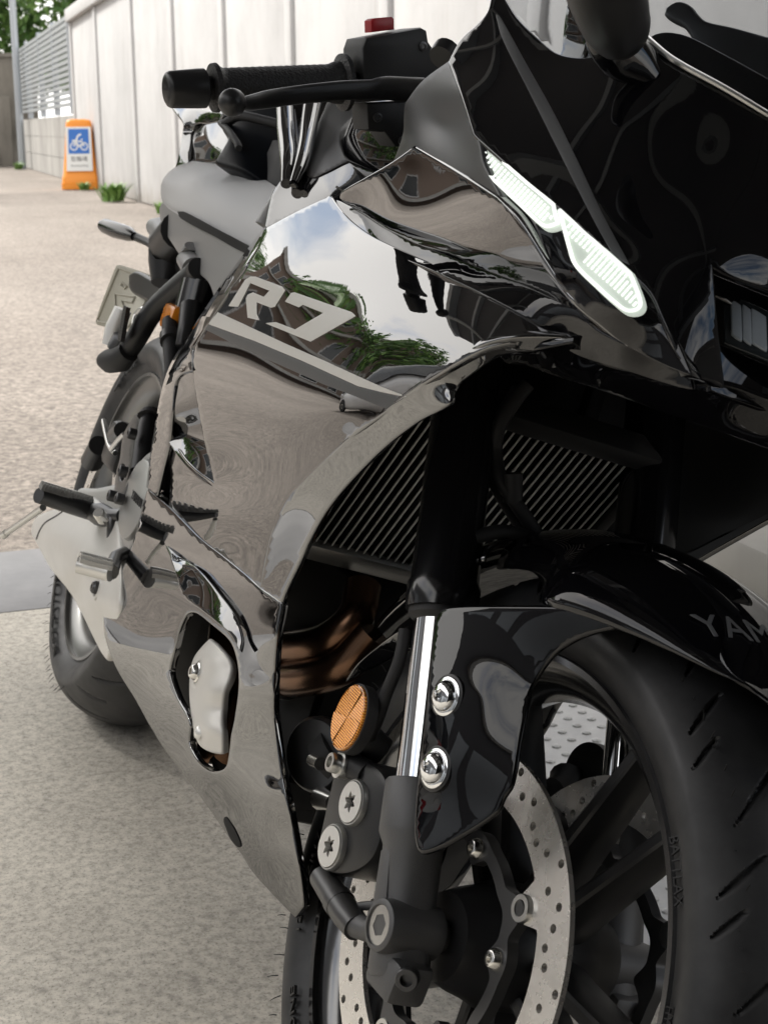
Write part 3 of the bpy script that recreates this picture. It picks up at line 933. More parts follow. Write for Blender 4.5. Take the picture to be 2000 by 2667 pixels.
# rear turned edge (long narrow strip)
cS = [(700, 600, -.184), (653, 640, -.176), (573, 747, -.180), (477, 893, -.186), (440, 957, -.188), (413, 1047, -.190), (393, 1173, -.189), (387, 1217, -.188), (382, 1267, -.187),
      (637, 693, -.1975), (587, 767, -.2015), (540, 840, -.2035), (500, 915, -.2045), (453, 975, -.1985), (437, 1093, -.1965), (432, 1153, -.194), (417, 1220, -.191), (400, 1280, -.189), (500, 952, -.2045), (472, 962, -.2010)]
sS = Surf(cS, reg=1e-5)
oS = [(690, 590, 'c'), (653, 636), (573, 745), (477, 892), (440, 957), (420, 1020), (405, 1100), (393, 1173), (387, 1217), (381, 1268, 'c'), (408, 1288, 'c'), (424, 1222), (439, 1160), (446, 1093), (454, 1005), (462, 982), (478, 968), (500, 962, 'c'), (500, 915), (510, 892), (540, 842), (587, 769), (637, 695), (672, 643), (700, 605, 'c')]
panel('cowl_rear_edge', oS, sS, 'gloss_black', bike, mirror=True, r=.0015, th=.004, step=10)
# recessed panel behind the side cowl (reflects the sky)
cP = [(463, 955, -.2005), (500, 950, -.2015), (447, 1000, -.1998), (445, 1093, -.1975), (442, 1140, -.1950), (448, 1165, -.1945), (520, 1115, -.1825), (470, 1120, -.1870), (483, 1205, -.1920), (517, 1240, -.1935), (560, 1268, -.1945), (545, 1160, -.1795), (500, 1060, -.1945)]
sP = Surf(cP, reg=1e-5)
oP = [(451, 975), (466, 961), (503, 953, 'c'), (530, 955, 'c'), (560, 1110), (585, 1268, 'c'), (557, 1267), (517, 1242), (483, 1210), (450, 1166), (440, 1150, 'c'), (444, 1060)]
panel('recess_panel', oP, sP, 'gloss_black', bike, mirror=True, r=.001, th=.003, step=9)
# dark gap between strip and lower cowl
cG = [(430, 1150, -.180), (400, 1290, -.176), (450, 1290, -.176), (450, 1430, -.176), (490, 1400, -.178)]
panel('gap_panel', [(440, 1150, 'c'), (460, 1300, 'c'), (520, 1400, 'c'), (455, 1450, 'c'), (420, 1330, 'c'), (385, 1270, 'c'), (405, 1220, 'c')], Surf(cG), 'gloss_black', bike, mirror=True, r=.001, step=14)

# ---- lower cowl with the exhaust window
cL = [(383, 1277, -.1885), (440, 1322, -.190), (520, 1403, -.194), (580, 1450, -.1965), (677, 1533, -.2015), (730, 1569, -.1960), (363, 1350, -.194), (333, 1450, -.197), (293, 1500, -.1965), (272, 1600, -.196), (275, 1660, -.194), (300, 1733, -.189), (320, 1770, -.184),
      (350, 1450, -.199), (400, 1400, -.197), (350, 1600, -.2015), (350, 1690, -.1985), (420, 1600, -.2015), (430, 1750, -.197), (400, 1870, -.181), (383, 1877, -.1735), (463, 2003, -.165), (440, 1900, -.182),
      (510, 2010, -.181), (547, 2110, -.154), (600, 2187, -.146), (657, 2270, -.131), (733, 2353, -.113), (767, 2387, -.105),
      (600, 2080, -.172), (650, 2160, -.162), (690, 2230, -.147), (640, 1620, -.2030), (650, 1800, -.1965), (640, 1950, -.185), (700, 2060, -.1715), (717, 1650, -.1955), (710, 1750, -.1905), (708, 1850, -.1850), (733, 2033, -.1680), (760, 2167, -.147), (780, 2300, -.122), (743, 1533, -.1968)]
sL = Surf(cL, reg=2e-4)
oL = [(384, 1277, 'c'), (440, 1325), (520, 1406), (580, 1453), (640, 1503), (677, 1536), (730, 1572, 'c'), (717, 1650), (710, 1750), (708, 1850), (713, 1900), (733, 2033), (760, 2167), (780, 2300), (786, 2360, 'c'), (767, 2387, 'c'),
      (733, 2353), (657, 2270), (630, 2227), (600, 2187), (547, 2110), (473, 2010), (423, 1943), (383, 1877), (350, 1817), (320, 1770), (300, 1733), (280, 1683), (272, 1650), (270, 1610), (275, 1533), (285, 1507, 'c'), (300, 1499), (317, 1483), (333, 1450), (350, 1400), (366, 1340), (382, 1280)]
hL = [(510, 1593), (490, 1593), (479, 1605), (463, 1643), (450, 1700), (440, 1743), (442, 1767), (463, 1827), (487, 1870), (493, 1890), (490, 1930), (497, 1957), (517, 1990), (547, 2013), (567, 2015), (587, 2003), (597, 1967), (603, 1917), (612, 1873), (622, 1793), (620, 1733), (607, 1683), (590, 1657), (543, 1617)]
panel('lower_cowl', oL, sL, 'gloss_black', bike, mirror=True, mfun=lambda M: np.c_[.62+(M[:, 0]-.62)*.82, M[:, 1:]], r=.002, th=.007, step=11, holes=[hL])
# blade above the window, facing the sky
cB = [(433, 1423, -.200), (463, 1450, -.203), (510, 1483, -.2065), (567, 1550, -.2095), (610, 1610, -.2095), (625, 1670, -.208), (450, 1457, -.211), (463, 1507, -.2135), (477, 1550, -.2165), (523, 1583, -.219), (570, 1620, -.218), (603, 1650, -.213)]
oB = [(431, 1420, 'c'), (463, 1447), (510, 1480), (567, 1547), (610, 1607), (627, 1663), (624, 1692, 'c'), (603, 1652), (570, 1622), (523, 1585), (479, 1552), (463, 1507), (449, 1457)]
panel('duct_blade', oB, Surf(cB, reg=1e-5), 'gloss_black', bike, mirror=True, mfun=lambda M: np.c_[.62+(M[:, 0]-.62)*.82, M[:, 1:]], r=.0012, th=.004, step=8)
# bright edge along the seam
mb = MB()
mb.tube(sA.pt(crom([(384, 1277), (440, 1323), (520, 1404), (580, 1451), (620, 1484)], False, 12))+np.array([0, -.0008, 0]), np.interp(np.linspace(0, 1, len(crom([(384, 1277), (440, 1323), (520, 1404), (580, 1451), (620, 1484)], False, 12))), [0, .6, 1], [.0014, .0010, .0004]), 8)
mb.build('seam_trim', 'chrome', bike)

panel('slot_shade', [(586, 2130), (602, 2145), (616, 2168), (629, 2203), (622, 2207), (604, 2188), (592, 2162)], sL, 'dark_void', bike, th=.0006, r=.0003, step=6, off=.0008)  # dark patch on the surface, painting the shade inside a slot
# ---- lettering and stripes on the side cowl
def decal(name, o, material='decal_grey', off=.0007, step=9, surf=sA):
    return panel(name, o, surf, material, bike, th=.0004, r=.0002, step=step, off=off)
def T1(*p):
    return [(440+x/3, 480+y/3, 'c') for x, y in p]
decal('stripe', T1((385, 1000), (560, 1080), (900, 1240), (1240, 1390), (1480, 1500), (1659, 1580)) + [(1060, 1033, 'c'), (995, 1020, 'c')] + T1((1480, 1575), (1050, 1380), (680, 1225), (310, 1090)))
decal('stripe_dark_band', T1((305, 1095), (680, 1232), (1050, 1388), (1480, 1583)) + [(1000, 1024, 'c'), (1052, 1037, 'c'), (1006, 1064, 'c'), (920, 1029, 'c')] + T1((1210, 1560), (600, 1290), (280, 1130)), 'decal_dark', .0005)  # darker decal band along the lower side of the stripe
# letter R (outer shape with its two counters), digit 7
dR = T1((640, 722), (680, 722), (890, 800), (912, 828), (832, 955), (800, 962), (690, 920), (690, 1010), (712, 1062), (620, 1040), (606, 890), (620, 862), (660, 845), (745, 880), (790, 830), (640, 770), (610, 830), (545, 955), (470, 950), (600, 745))
decal('letter', dR, step=7)
d7 = T1((985, 845), (1430, 1000), (1462, 1030), (1110, 1228), (760, 1085), (840, 1078), (990, 1135), (1212, 1005), (1050, 940), (1020, 960), (912, 915), (960, 850))
decal('digit', d7, step=7)

# ---- upper side cowl between side panel and running lights
cU = [(1077, 387, -.189), (1017, 427, -.184), (950, 467, -.179), (890, 505, -.173), (1193, 453, -.199), (1293, 517, -.201), (1350, 577, -.195), (1410, 673, -.182), (1483, 780, -.167), (1560, 840, -.152), (1623, 897, -.138),
      (930, 548, -.164), (1000, 592, -.165), (1080, 632, -.168), (1233, 692, -.172), (1350, 737, -.168), (1453, 787, -.160), (1553, 860, -.147), (1060, 500, -.1805), (1180, 560, -.188), (1300, 640, -.186)]
sU = Surf(cU, reg=1e-5)
oU = [(1076, 385, 'c'), (1193, 453), (1293, 517, 'c'), (1350, 577), (1410, 673), (1483, 780), (1560, 848), (1630, 900, 'c'), (1565, 872), (1553, 860), (1500, 806), (1453, 785), (1350, 735), (1233, 690), (1080, 630), (1000, 592), (930, 548), (885, 515, 'c'), (890, 503), (950, 467), (1017, 427)]
panel('upper_side_cowl', oU, sU, 'gloss_black', bike, mirror=True, r=.0022, th=.006, step=11)
# ledge under it, facing up and forward
cV = [(876, 520, -.164), (930, 550, -.165), (1000, 594, -.166), (1080, 634, -.169), (1233, 694, -.173), (1350, 739, -.169), (1453, 789, -.161), (1553, 862, -.148), (1625, 900, -.138),
      (908, 585, -.173), (967, 628, -.1825), (1050, 668, -.189), (1150, 710, -.1905), (1250, 757, -.1845), (1350, 812, -.173), (1453, 880, -.154), (1500, 915, -.146), (1560, 942, -.137), (1763, 1000, -.112), (1700, 950, -.122)]
sV = Surf(cV, reg=1e-5)
oV = [(876, 520, 'c'), (930, 550), (1000, 594), (1080, 632), (1233, 692), (1350, 737), (1453, 787), (1500, 808), (1553, 862), (1625, 900), (1720, 945), (1793, 972, 'c'), (1800, 1010, 'c'), (1763, 1002), (1660, 972), (1557, 942), (1490, 915), (1453, 880), (1350, 812), (1250, 757), (1150, 710), (1050, 668), (967, 628), (908, 585)]
panel('upper_ledge', oV, sV, 'gloss_cowl', bike, mirror=True, r=.0015, th=.005, step=11)

# ---- matte inner panel by the bar
cM = [(1027, 415, -.172), (1053, 270, -.178), (1099, 212, -.184), (1171, 159, -.192), (1200, 233, -.200), (1235, 347, -.2035), (1253, 410, -.203), (1300, 513, -.200), (1193, 453, -.198), (1077, 387, -.186), (1150, 330, -.1855)]
oM = [(1024, 422, 'c'), (1041, 376), (1051, 337), (1052, 300), (1054, 270, 'c'), (1099, 212), (1171, 158, 'c'), (1200, 233), (1236, 347, 'c'), (1244, 365), (1255, 420), (1275, 465), (1303, 517, 'c'), (1193, 456), (1077, 390, 'c')]
panel('inner_cowl_panel', oM, Surf(cM), 'matte_grey_panel', bike, mirror=True, r=.002, th=.005, step=12)

# ---- nose cowl
cN = [(1200, 233, -.203), (1171, 159, -.197), (1235, 347, -.205), (1290, 0, -.184), (1300, -60, -.177), (1453, 140, -.164), (1345, 440, -.195), (1463, 590, -.182), (1600, 500, -.160), (1600, 680, -.157), (1700, 760, -.142), (1793, 970, -.122), (1850, 683, -.119), (2000, 600, -.088), (2000, 307, -.084),
      (1400, 250, -.180), (1883, 1000, -.098), (2000, 850, -.076), (1680, 110, -.136), (1600, 300, -.158), (1800, 400, -.123), (2150, 420, -.045), (2300, 520, -.002), (2300, 700, -.002), (2300, 900, -.002), (2150, 700, -.050)]
sN = Surf(cN, reg=4e-4)
oN = [(1170, 157, 'c'), (1200, 103), (1243, 63), (1270, 30), (1280, -3), (1288, -50, 'c'), (1300, -22), (1311, 0), (1340, 47), (1387, 93), (1450, 141), (1540, 150), (1610, 122), (1680, 104), (1751, 163), (1887, 239), (2000, 307), (2150, 395), (2298, 470, 'c'),
      (2298, 900, 'c'), (2100, 790), (1985, 745), (1900, 712), (1850, 684, 'c'), (1865, 840), (1884, 1002, 'c'), (1850, 985), (1793, 970, 'c'), (1765, 900), (1733, 833), (1700, 765), (1660, 722), (1607, 675), (1537, 612), (1483, 563), (1455, 538), (1380, 477), (1300, 406), (1246, 358, 'c'), (1236, 347, 'c'), (1200, 233)]
panel('nose_cowl', oN, sN, 'gloss_cowl', bike, mirror=True, r=.0022, th=.006, step=14)
# decal stripe on the nose
panel('nose_stripe', [(1292, 37, 'c'), (1302, 42), (1370, 165), (1440, 290), (1500, 410), (1570, 560), (1640, 690, 'c'), (1600, 670, 'c'), (1540, 560), (1470, 420), (1380, 240), (1310, 100)], sN, 'decal_dark', bike, th=.0004, r=.0002, step=10, off=.0008, mirror=True)
# surround of the lights (joins the nose to the upper side cowl)
cW = [(1246, 365, -.2005), (1262, 440, -.1985), (1283, 463, -.1985), (1420, 595, -.1855), (1463, 593, -.181), (1483, 650, -.1765), (1500, 690, -.174), (1557, 750, -.164), (1617, 805, -.154), (1675, 820, -.144), (1700, 765, -.140), (1793, 972, -.126), (1380, 477, -.190), (1537, 612, -.1675), (1293, 517, -.1975), (1410, 673, -.181), (1483, 780, -.1675), (1623, 897, -.144)]
sW = Surf(cW, reg=1e-5)
oW = [(1240, 352, 'c'), (1300, 408), (1380, 479), (1455, 540), (1537, 614), (1607, 677), (1660, 724), (1700, 767), (1733, 835), (1765, 902), (1793, 972, 'c'), (1720, 943), (1625, 896), (1560, 846), (1483, 778), (1410, 671), (1350, 575), (1293, 515), (1262, 455), (1248, 395)]
DRL_U = [(1243, 358, 'c'), (1300, 409), (1380, 480), (1452, 539, 'c'), (1456, 565), (1464, 590, 'c'), (1433, 598), (1413, 588), (1350, 528), (1283, 466), (1262, 440), (1247, 390)]
DRL_L = [(1457, 543, 'c'), (1483, 567), (1537, 616), (1607, 678), (1650, 717, 'c'), (1660, 740), (1679, 797), (1670, 814), (1643, 818), (1617, 802), (1557, 749), (1500, 691), (1485, 650), (1472, 603)]
panel('lamp_surround', oW, sW, 'gloss_cowl', bike, mirror=True, r=.0012, th=.012, step=9, off=-.0015)
for nm, o_, n_ in (('running_light', DRL_U, 27), ('running_light', DRL_L, 25)):
    lamp = panel(nm, o_, sW, 'drl_dim', bike, mirror=True, r=.0015, th=.004, step=8, off=.0006)
    L = crom(o_, True, 6); c_ = L.mean(0)
    # bright rim and light-guide bars
    mb = MB()
    Q = sW.pt(c_+(L-c_)*0.95)
    mb.tube(np.r_[Q, Q[:1]]+np.array([.0012, -.0022, .0004]), 0.0013, 6, cap=False)
    lo, hi = L.min(0), L.max(0)
    ax_ = np.array([.755, .655]); nx_ = np.array([-.655, .755])
    t = (L-c_)@ax_
    for s_ in np.linspace(t.min()+14, t.max()-10, n_):
        for off_, hw in ((-24, 6), (-9, 5), (4, 5), (18, 6)):
            p0, p1 = c_+ax_*s_+nx_*(off_-hw), c_+ax_*s_+nx_*(off_+hw)
            if o_ is DRL_L and s_ < -30 and off_ > 0: continue
            if inside(np.array([p0, p1, c_+ax_*s_+nx_*off_]), c_+(L-c_)*0.88).all():
                mb.tube(sW.pt(np.array([p0, p1]))+np.array([.001, -.002, .0004]), 0.0009, 5)
    new_obj('light_guide', mb.v, mb.f, 'drl', lamp)
    new_obj('light_guide', np.array(mb.v)*[1, -1, 1], [f[::-1] for f in mb.f], 'drl', lamp)
# lower nose: intake surround, lamp, chin edge
cC = [(1793, 972, -.118), (1850, 684, -.117), (1884, 1002, -.094), (2000, 850, -.070), (2000, 745, -.075), (2298, 905, -.0), (2298, 1120, -.0), (2000, 1040, -.066)]
panel('intake_surround', [(1852, 690, 'c'), (1900, 716), (1985, 749), (2100, 794), (2296, 903, 'c'), (2296, 1115, 'c'), (2050, 1055), (1884, 1004, 'c'), (1866, 840)], Surf(cC, reg=1e-5), 'gloss_cowl', bike, mirror=True, r=.001, th=.004, step=14, off=-.012,
      holes=[[(1893, 765, 'c'), (2150, 880, 'c'), (2150, 990, 'c'), (1893, 885, 'c')]])
sC2 = Surf([(1890, 760, -.092), (2150, 880, -.035), (2150, 1000, -.035), (1890, 890, -.092)])
hl = panel('headlight_lens', [(1890, 762, 'c'), (2155, 880, 'c'), (2155, 995, 'c'), (1890, 890, 'c')], sC2, 'glass_dark', bike, r=.001, th=.003, step=14, mirror=True)
for a, b in ((1905, 1925), (1935, 1950), (1958, 1990)):  # pale bars on the lens stand in for its vertical highlights
    panel('lens_glint', [(a, 785+(a-1905)*.45, 'c'), (b, 790+(b-1905)*.45, 'c'), (b+3, 880+(b-1905)*.4, 'c'), (a+2, 872+(a-1905)*.4, 'c')], sC2, 'glint_grey', hl, r=.001, th=.002, step=10, off=.002)
# chin: edge under the ledge to the centre, with underside
cH = [(1303, 925, -.176), (1400, 908, -.166), (1490, 893, -.152), (1557, 942, -.136), (1660, 972, -.124), (1763, 1002, -.109), (1800, 1010, -.1025), (1884, 1004, -.088), (2296, 1117, -.0), (2000, 1048, -.062),
      (1340, 950, -.150), (1400, 962, -.140), (1500, 990, -.125), (1620, 1030, -.108), (1720, 1065, -.093), (1900, 1125, -.060), (2000, 1160, -.040), (2150, 1210, -.0)]
oH = [(1303, 927, 'c'), (1350, 917), (1400, 912), (1490, 895, 'c'), (1557, 944), (1660, 974), (1763, 1004), (1884, 1006), (2000, 1044), (2296, 1117, 'c'), (2160, 1212, 'c'), (2000, 1166), (1900, 1131), (1720, 1070), (1620, 1035), (1500, 995), (1420, 970), (1370, 952), (1320, 945)]
panel('chin_cowl', oH, Surf(cH, reg=1e-5), 'gloss_cowl', bike, mirror=True, r=.0015, th=.004, step=12)
# screen: smoked, from the cowl edge up and back to the centre line
cR = [(1300, -60, -.175), (1311, 0, -.178), (1387, 93, -.168), (1450, 141, -.163), (1540, 150, -.154), (1680, 104, -.135), (1887, 239, -.104), (2000, 307, -.083), (2298, 470, -.0), (2250, 100, -.0), (2120, -180, -.0), (1700, -150, -.105), (1480, -120, -.138), (1950, 50, -.072)]
panel('windscreen', [(1300, -60, 'c'), (1311, 0), (1340, 47), (1387, 93), (1450, 141), (1540, 150), (1610, 122), (1680, 104), (1751, 163), (1887, 239), (2000, 307), (2150, 395), (2296, 468, 'c'), (2250, 100), (2120, -190, 'c'), (1900, -200), (1600, -160), (1420, -120)], Surf(cR, reg=1e-5), 'smoked_screen', bike, mirror=True, back='smoked_screen', r=.001, th=.003, step=16)
# metal bead added for the bright highlight along the screen edge
mb = MB()
mb.tube(Surf(cR, reg=1e-5).pt(crom([(1680, 104), (1751, 163), (1887, 239), (2000, 307), (2150, 395)], False, 14))+[.002, -.002, .002], .0022, 8)
mb.build('screen_edge_glint', 'alu', bike)
Surf.flare = 0.0

# ================================================================== front end (steered frame)
AX = np.array([1.395, 0, 0.300])
def wheel_pts(cx_, cz_, r, a, y):
    return (cx_+r*math.cos(a), y, cz_+r*math.sin(a))
def tyre(name, cx_, cz_, R, w, hrim, wr, grooves, parent, frame='b', na=1400, ns=110, material='rubber'):
    """R outer radius, w width, hrim bead radius, wr rim half width; grooves(a, s) -> depth, s arc position -1..1 over the tread"""
    prof = []
    hw = w/2
    for k in range(ns+1):
        s = -1+2*k/ns
        u = abs(s)
        if u < 0.72:                                   # tread crown
            q = u/0.72*rad(66)
            y = hw*math.sin(q)/math.sin(rad(66))*0.985; r = R-(R-hrim)*0.60*(1-math.cos(q))/(1-math.cos(rad(66)))*0.86
        else:                                          # sidewall
            q = (u-0.72)/0.28
            y0, r0 = hw*0.985, R-(R-hrim)*0.60*0.86
            y = y0+(wr-y0)*q**1.5+0.0035*math.sin(math.pi*q)*(1 if q < .9 else .6); r = r0+(hrim-r0)*q
        prof.append((math.copysign(y, s), r, s))
    A = np.linspace(0, 2*math.pi, na, endpoint=False)
    V = np.zeros((na, ns+1, 3))
    for j, (y, r, s) in enumerate(prof):
        d = grooves(A, s/0.72) if abs(s) < 0.72 else 0.0
        rr_ = r-d
        V[:, j, 0] = cx_+rr_*np.cos(A); V[:, j, 1] = y*(1-np.asarray(d)*3); V[:, j, 2] = cz_+rr_*np.sin(A)
    F = []
    m_ = ns+1
    for i in range(na):
        i2 = (i+1) % na
        for j in range(ns):
            F.append([i*m_+j, i*m_+j+1, i2*m_+j+1, i2*m_+j])
    return new_obj(name, V.reshape(-1, 3), F, material, parent, sharp=45, frame=frame)
def groove_fn(n, segs, depth=.004, width=.010):
    """segs: list of (a_offset, s0, s1, slant) inside one pitch of 2pi/n, on each side"""
    pitch = 2*math.pi/n
    def g(A, s):
        d = np.zeros_like(A)
        for off, s0, s1, sl, wd in segs:
            for sg in (-1, 1):
                u = (s*sg-s0)/(s1-s0)
                if not 0 <= u <= 1: continue
                prof = math.sin(math.pi*u)**.6
                c = off + sl*(u-.5) + (0 if sg > 0 else pitch/2)
                x = np.abs((A-c+pitch/2) % pitch-pitch/2)
                q = np.clip(1.5*(1-x/(wd*prof+1e-6)), 0, 1); d = np.maximum(d, depth*q*q*(3-2*q))
        return d
    return g
fw = empty('front_wheel'); fw.parent = bike
# the wheel is a part: its rim carries the rest
def rim_mesh(cx_, cz_, hrim, wr, r_in, frame, name, material, parent):
    P = [(-wr-.006, hrim-.001), (-wr-.0065, hrim+.004), (-wr-.003, hrim+.0055), (-wr+.001, hrim+.003), (-wr+.004, hrim-.006), (-wr+.010, hrim-.016), (-wr+.018, r_in+.004), (-wr+.03, r_in), (0, r_in-.004)]
    P = P + [(-a, b) for a, b in P[-2::-1]]
    Q = [(a*.93, b+.006) for a, b in P][::-1]
    return MB().lathe(P+[(wr-.002, hrim+.002)]+Q[1:-1]+[(-wr+.002, hrim+.002), P[0]], (cx_, 0, cz_), (0, 1, 0), 120, cap=False).build(name, material, parent, frame=frame, sharp=30)
bpy.data.objects.remove(fw)
fw = rim_mesh(AX[0], AX[2], .2255, .046, .200, 'f', 'front_wheel', 'gloss_rim' if 'gloss_rim' in MATS else 'satin_black', bike)
gf = groove_fn(15, [(.00, .38, .84, -.10, .014), (.20, .06, .64, -.17, .015), (.31, .58, .90, -.07, .012)], .005)
ft = tyre('tyre', AX[0], AX[2], .300, .122, .2275, .047, gf, fw, 'f')
# thin mould line and tyre whiskers
mb = MB()
for sy in (-1, 1):
    P = [wheel_pts(AX[0], AX[2], .2655, a, sy*.0603) for a in np.linspace(0, 2*math.pi, 181)]
    mb.tube(P, .0011, 6, cap=False)
mb.build('mould_line', 'rubber', ft, frame='f') if False else None
def spoke(mb, c, a0, r0, a1, r1, w0, w1, t0, t1):
    p0 = np.array([c[0]+r0*math.cos(a0), 0, c[2]+r0*math.sin(a0)]); p1 = np.array([c[0]+r1*math.cos(a1), 0, c[2]+r1*math.sin(a1)])
    d = (p1-p0)/np.linalg.norm(p1-p0); n = np.cross(d, [0, 1, 0]); n /= np.linalg.norm(n); yv = np.array([0, 1.0, 0])
    rings = []
    for k in range(6):
        q = k/5; p = p0+(p1-p0)*q; w = w0+(w1-w0)*q; t = t0+(t1-t0)*q
        rings.append([p+n*w*a+yv*t*b for a, b in ((-1, -.25), (-.62, -.92), (-.35, -1), (.35, -1), (.62, -.92), (1, -.25), (1, .25), (.62, .92), (.35, 1), (-.35, 1), (-.62, .92), (-1, .25))])
    mb.loft(rings)
for k in range(5):
    for s in (-1, 1):
        mb = MB()
        c = rad(62+72*k)
        spoke(mb, AX, c+s*rad(20), .044, c+s*rad(10.5), .203, .0105, .0085, .024, .016)
        mb.build('spoke', 'satin_black', fw, frame='f', sharp=28)
MB().lathe([(-.075, .022), (-.075, .034), (-.060, .040), (-.045, .044), (-.03, .05), (.03, .05), (.045, .044), (.060, .040), (.075, .034), (.075, .022)], AX, (0, 1, 0), 48).build('hub', 'satin_black', fw, frame='f')
# sidewall lettering on both tyres
def arc_text(body, size, cx_, cz_, r, y, a_mid, name, parent, frame, material='rubber_plain', depth=.0006, flip=False, spacing=1.05, tilt=0.0):
    V, F = text_geo(body, size, depth, 'CENTER', spacing=spacing)
    P = []
    for x, h, z in V:
        if flip:
            a = a_mid+x/r; rr_ = r-h
        else:
            a = a_mid-x/r; rr_ = r+h
        P.append((cx_+rr_*math.cos(a), y-z-tilt*(h-size*.35), cz_+rr_*math.sin(a)))
    return new_obj(name, P, F, material, parent, smooth=False, frame=frame)

# brake discs
def disc_outline(n=360, r=.149):
    return np.array([(r*math.cos(t), r*math.sin(t)) for t in np.linspace(0, 2*math.pi, n, endpoint=False)])
def flat_plate(outer, holes, grid=.0055):
    loops = [np.asarray(outer)]+[np.asarray(h) for h in holes]
    pts, edges = [], []
    for L in loops:
        b = len(pts); pts += [tuple(p) for p in L]; edges += [(b+i, b+(i+1) % len(L)) for i in range(len(L))]
    V2, _, F, *_ = delaunay_2d_cdt([Vector(p) for p in pts], edges, [], 0, 1e-7)
    V2 = np.array([v[:] for v in V2]); F = np.array([list(f) for f in F])
    c = V2[F].mean(1); keep = inside(c, loops[0])
    for h in loops[1:]: keep &= ~inside(c, h)
    return V2, F[keep], loops
def plate_obj(name, outer, holes, y0, y1, material, parent, c, frame, bev=0):
    V2, F, loops = flat_plate(outer, holes)
    n = len(V2)
    def sgn(f):
        a, b, d = V2[f]; return np.cross(b-a, d-a)
    F = np.array([f if sgn(f) > 0 else f[::-1] for f in F])
    V = [(c[0]+x, y0, c[2]+z) for x, z in V2]+[(c[0]+x, y1, c[2]+z) for x, z in V2]
    faces = [list(f) for f in F]+[[i+n for i in f[::-1]] for f in F]       # y0 is the outer (negative) side
    cnt = {(f[k], f[(k+1) % 3]) for f in F for k in range(3)}
    for a, b in cnt:
        if (b, a) not in cnt: faces.append([b, a, a+n, b+n])
    return new_obj(name, V, faces, material, parent, smooth=True, sharp=30, frame=frame)
def circ2(x, z, r, n=10):
    return [(x+r*math.cos(t), z+r*math.sin(t)) for t in np.linspace(0, 2*math.pi, n, endpoint=False)]
BA = [rad(15+72*k) for k in range(5)]
def rotor_inner():
    out = []
    for t in np.linspace(0, 2*math.pi, 300, endpoint=False):
        d = min(abs((t-(b+rad(24)) + math.pi) % (2*math.pi)-math.pi) for b in BA)
        q = max(0, min(1, (rad(9.5)-d)/rad(3.5))); q = q*q*(3-2*q)
        out.append(((.1135-.0165*q)*math.cos(t), (.1135-.0165*q)*math.sin(t)))
    return out
holes = []
for k in range(60):
    a = 2*math.pi*k/60
    r = (.1205, .1310, .1415, .1260)[k % 4] if k % 2 else (.1370, .1235, .1435)[k % 3]
    holes.append(circ2(r*math.cos(a), r*math.sin(a), .0034, 10))
def carrier():
    outer, inner = [], []
    for t in np.linspace(0, 2*math.pi, 300, endpoint=False):
        db = min(abs((t-b+math.pi) % (2*math.pi)-math.pi) for b in BA)
        dn = min(abs((t-(b+rad(24))+math.pi) % (2*math.pi)-math.pi) for b in BA)
        q = max(0, 1-dn/rad(14)); q = q*q*(3-2*q)
        p = max(0, 1-db/rad(13)); p = p*p*(3-2*p)
        outer.append(((.084+.018*q+.003*p)*math.cos(t), (.084+.018*q+.003*p)*math.sin(t)))
        inner.append(((.0735-.012*p+.004*q)*math.cos(t), (.0735-.012*p+.004*q)*math.sin(t)))
    return outer, inner
co, ci = carrier()
for s in (-1, 1):
    y0, y1 = (-.0725, -.068) if s < 0 else (.068, .0725)
    rot = plate_obj('brake_disc', disc_outline(), [rotor_inner()]+holes, y0, y1, 'disc_steel', bike, AX, 'f')
    yy = (-.0760, -.0660) if s < 0 else (.066, .076)
    plate_obj('carrier', co, [ci], yy[0], yy[1], 'cast_silver' if False else 'gunmetal', rot, AX, 'f')
    for b in BA:
        P = np.array([AX[0]+.0745*math.cos(b), s*.0755, AX[2]+.0745*math.sin(b)])
        MB().lathe([(0, .0085), (.0015, .0085), (.003, .0078), (.0065, .0062), (.007, .0055), (.007, .0032), (.0035, .0030), (.0035, 0)], P, (0, s, 0), 20).build('disc_bolt', 'bolt_steel', rot, frame='f')
        q = b+rad(24)
        P = np.array([AX[0]+.0985*math.cos(q), s*.0715, AX[2]+.0985*math.sin(q)])
        MB().lathe([(-.006, .0105), (.0045, .0105), (.0055, .0098), (.0055, .0062), (.002, .0058), (.002, 0)], P, (0, s, 0), 24).build('bobbin', 'steel', rot, frame='f')

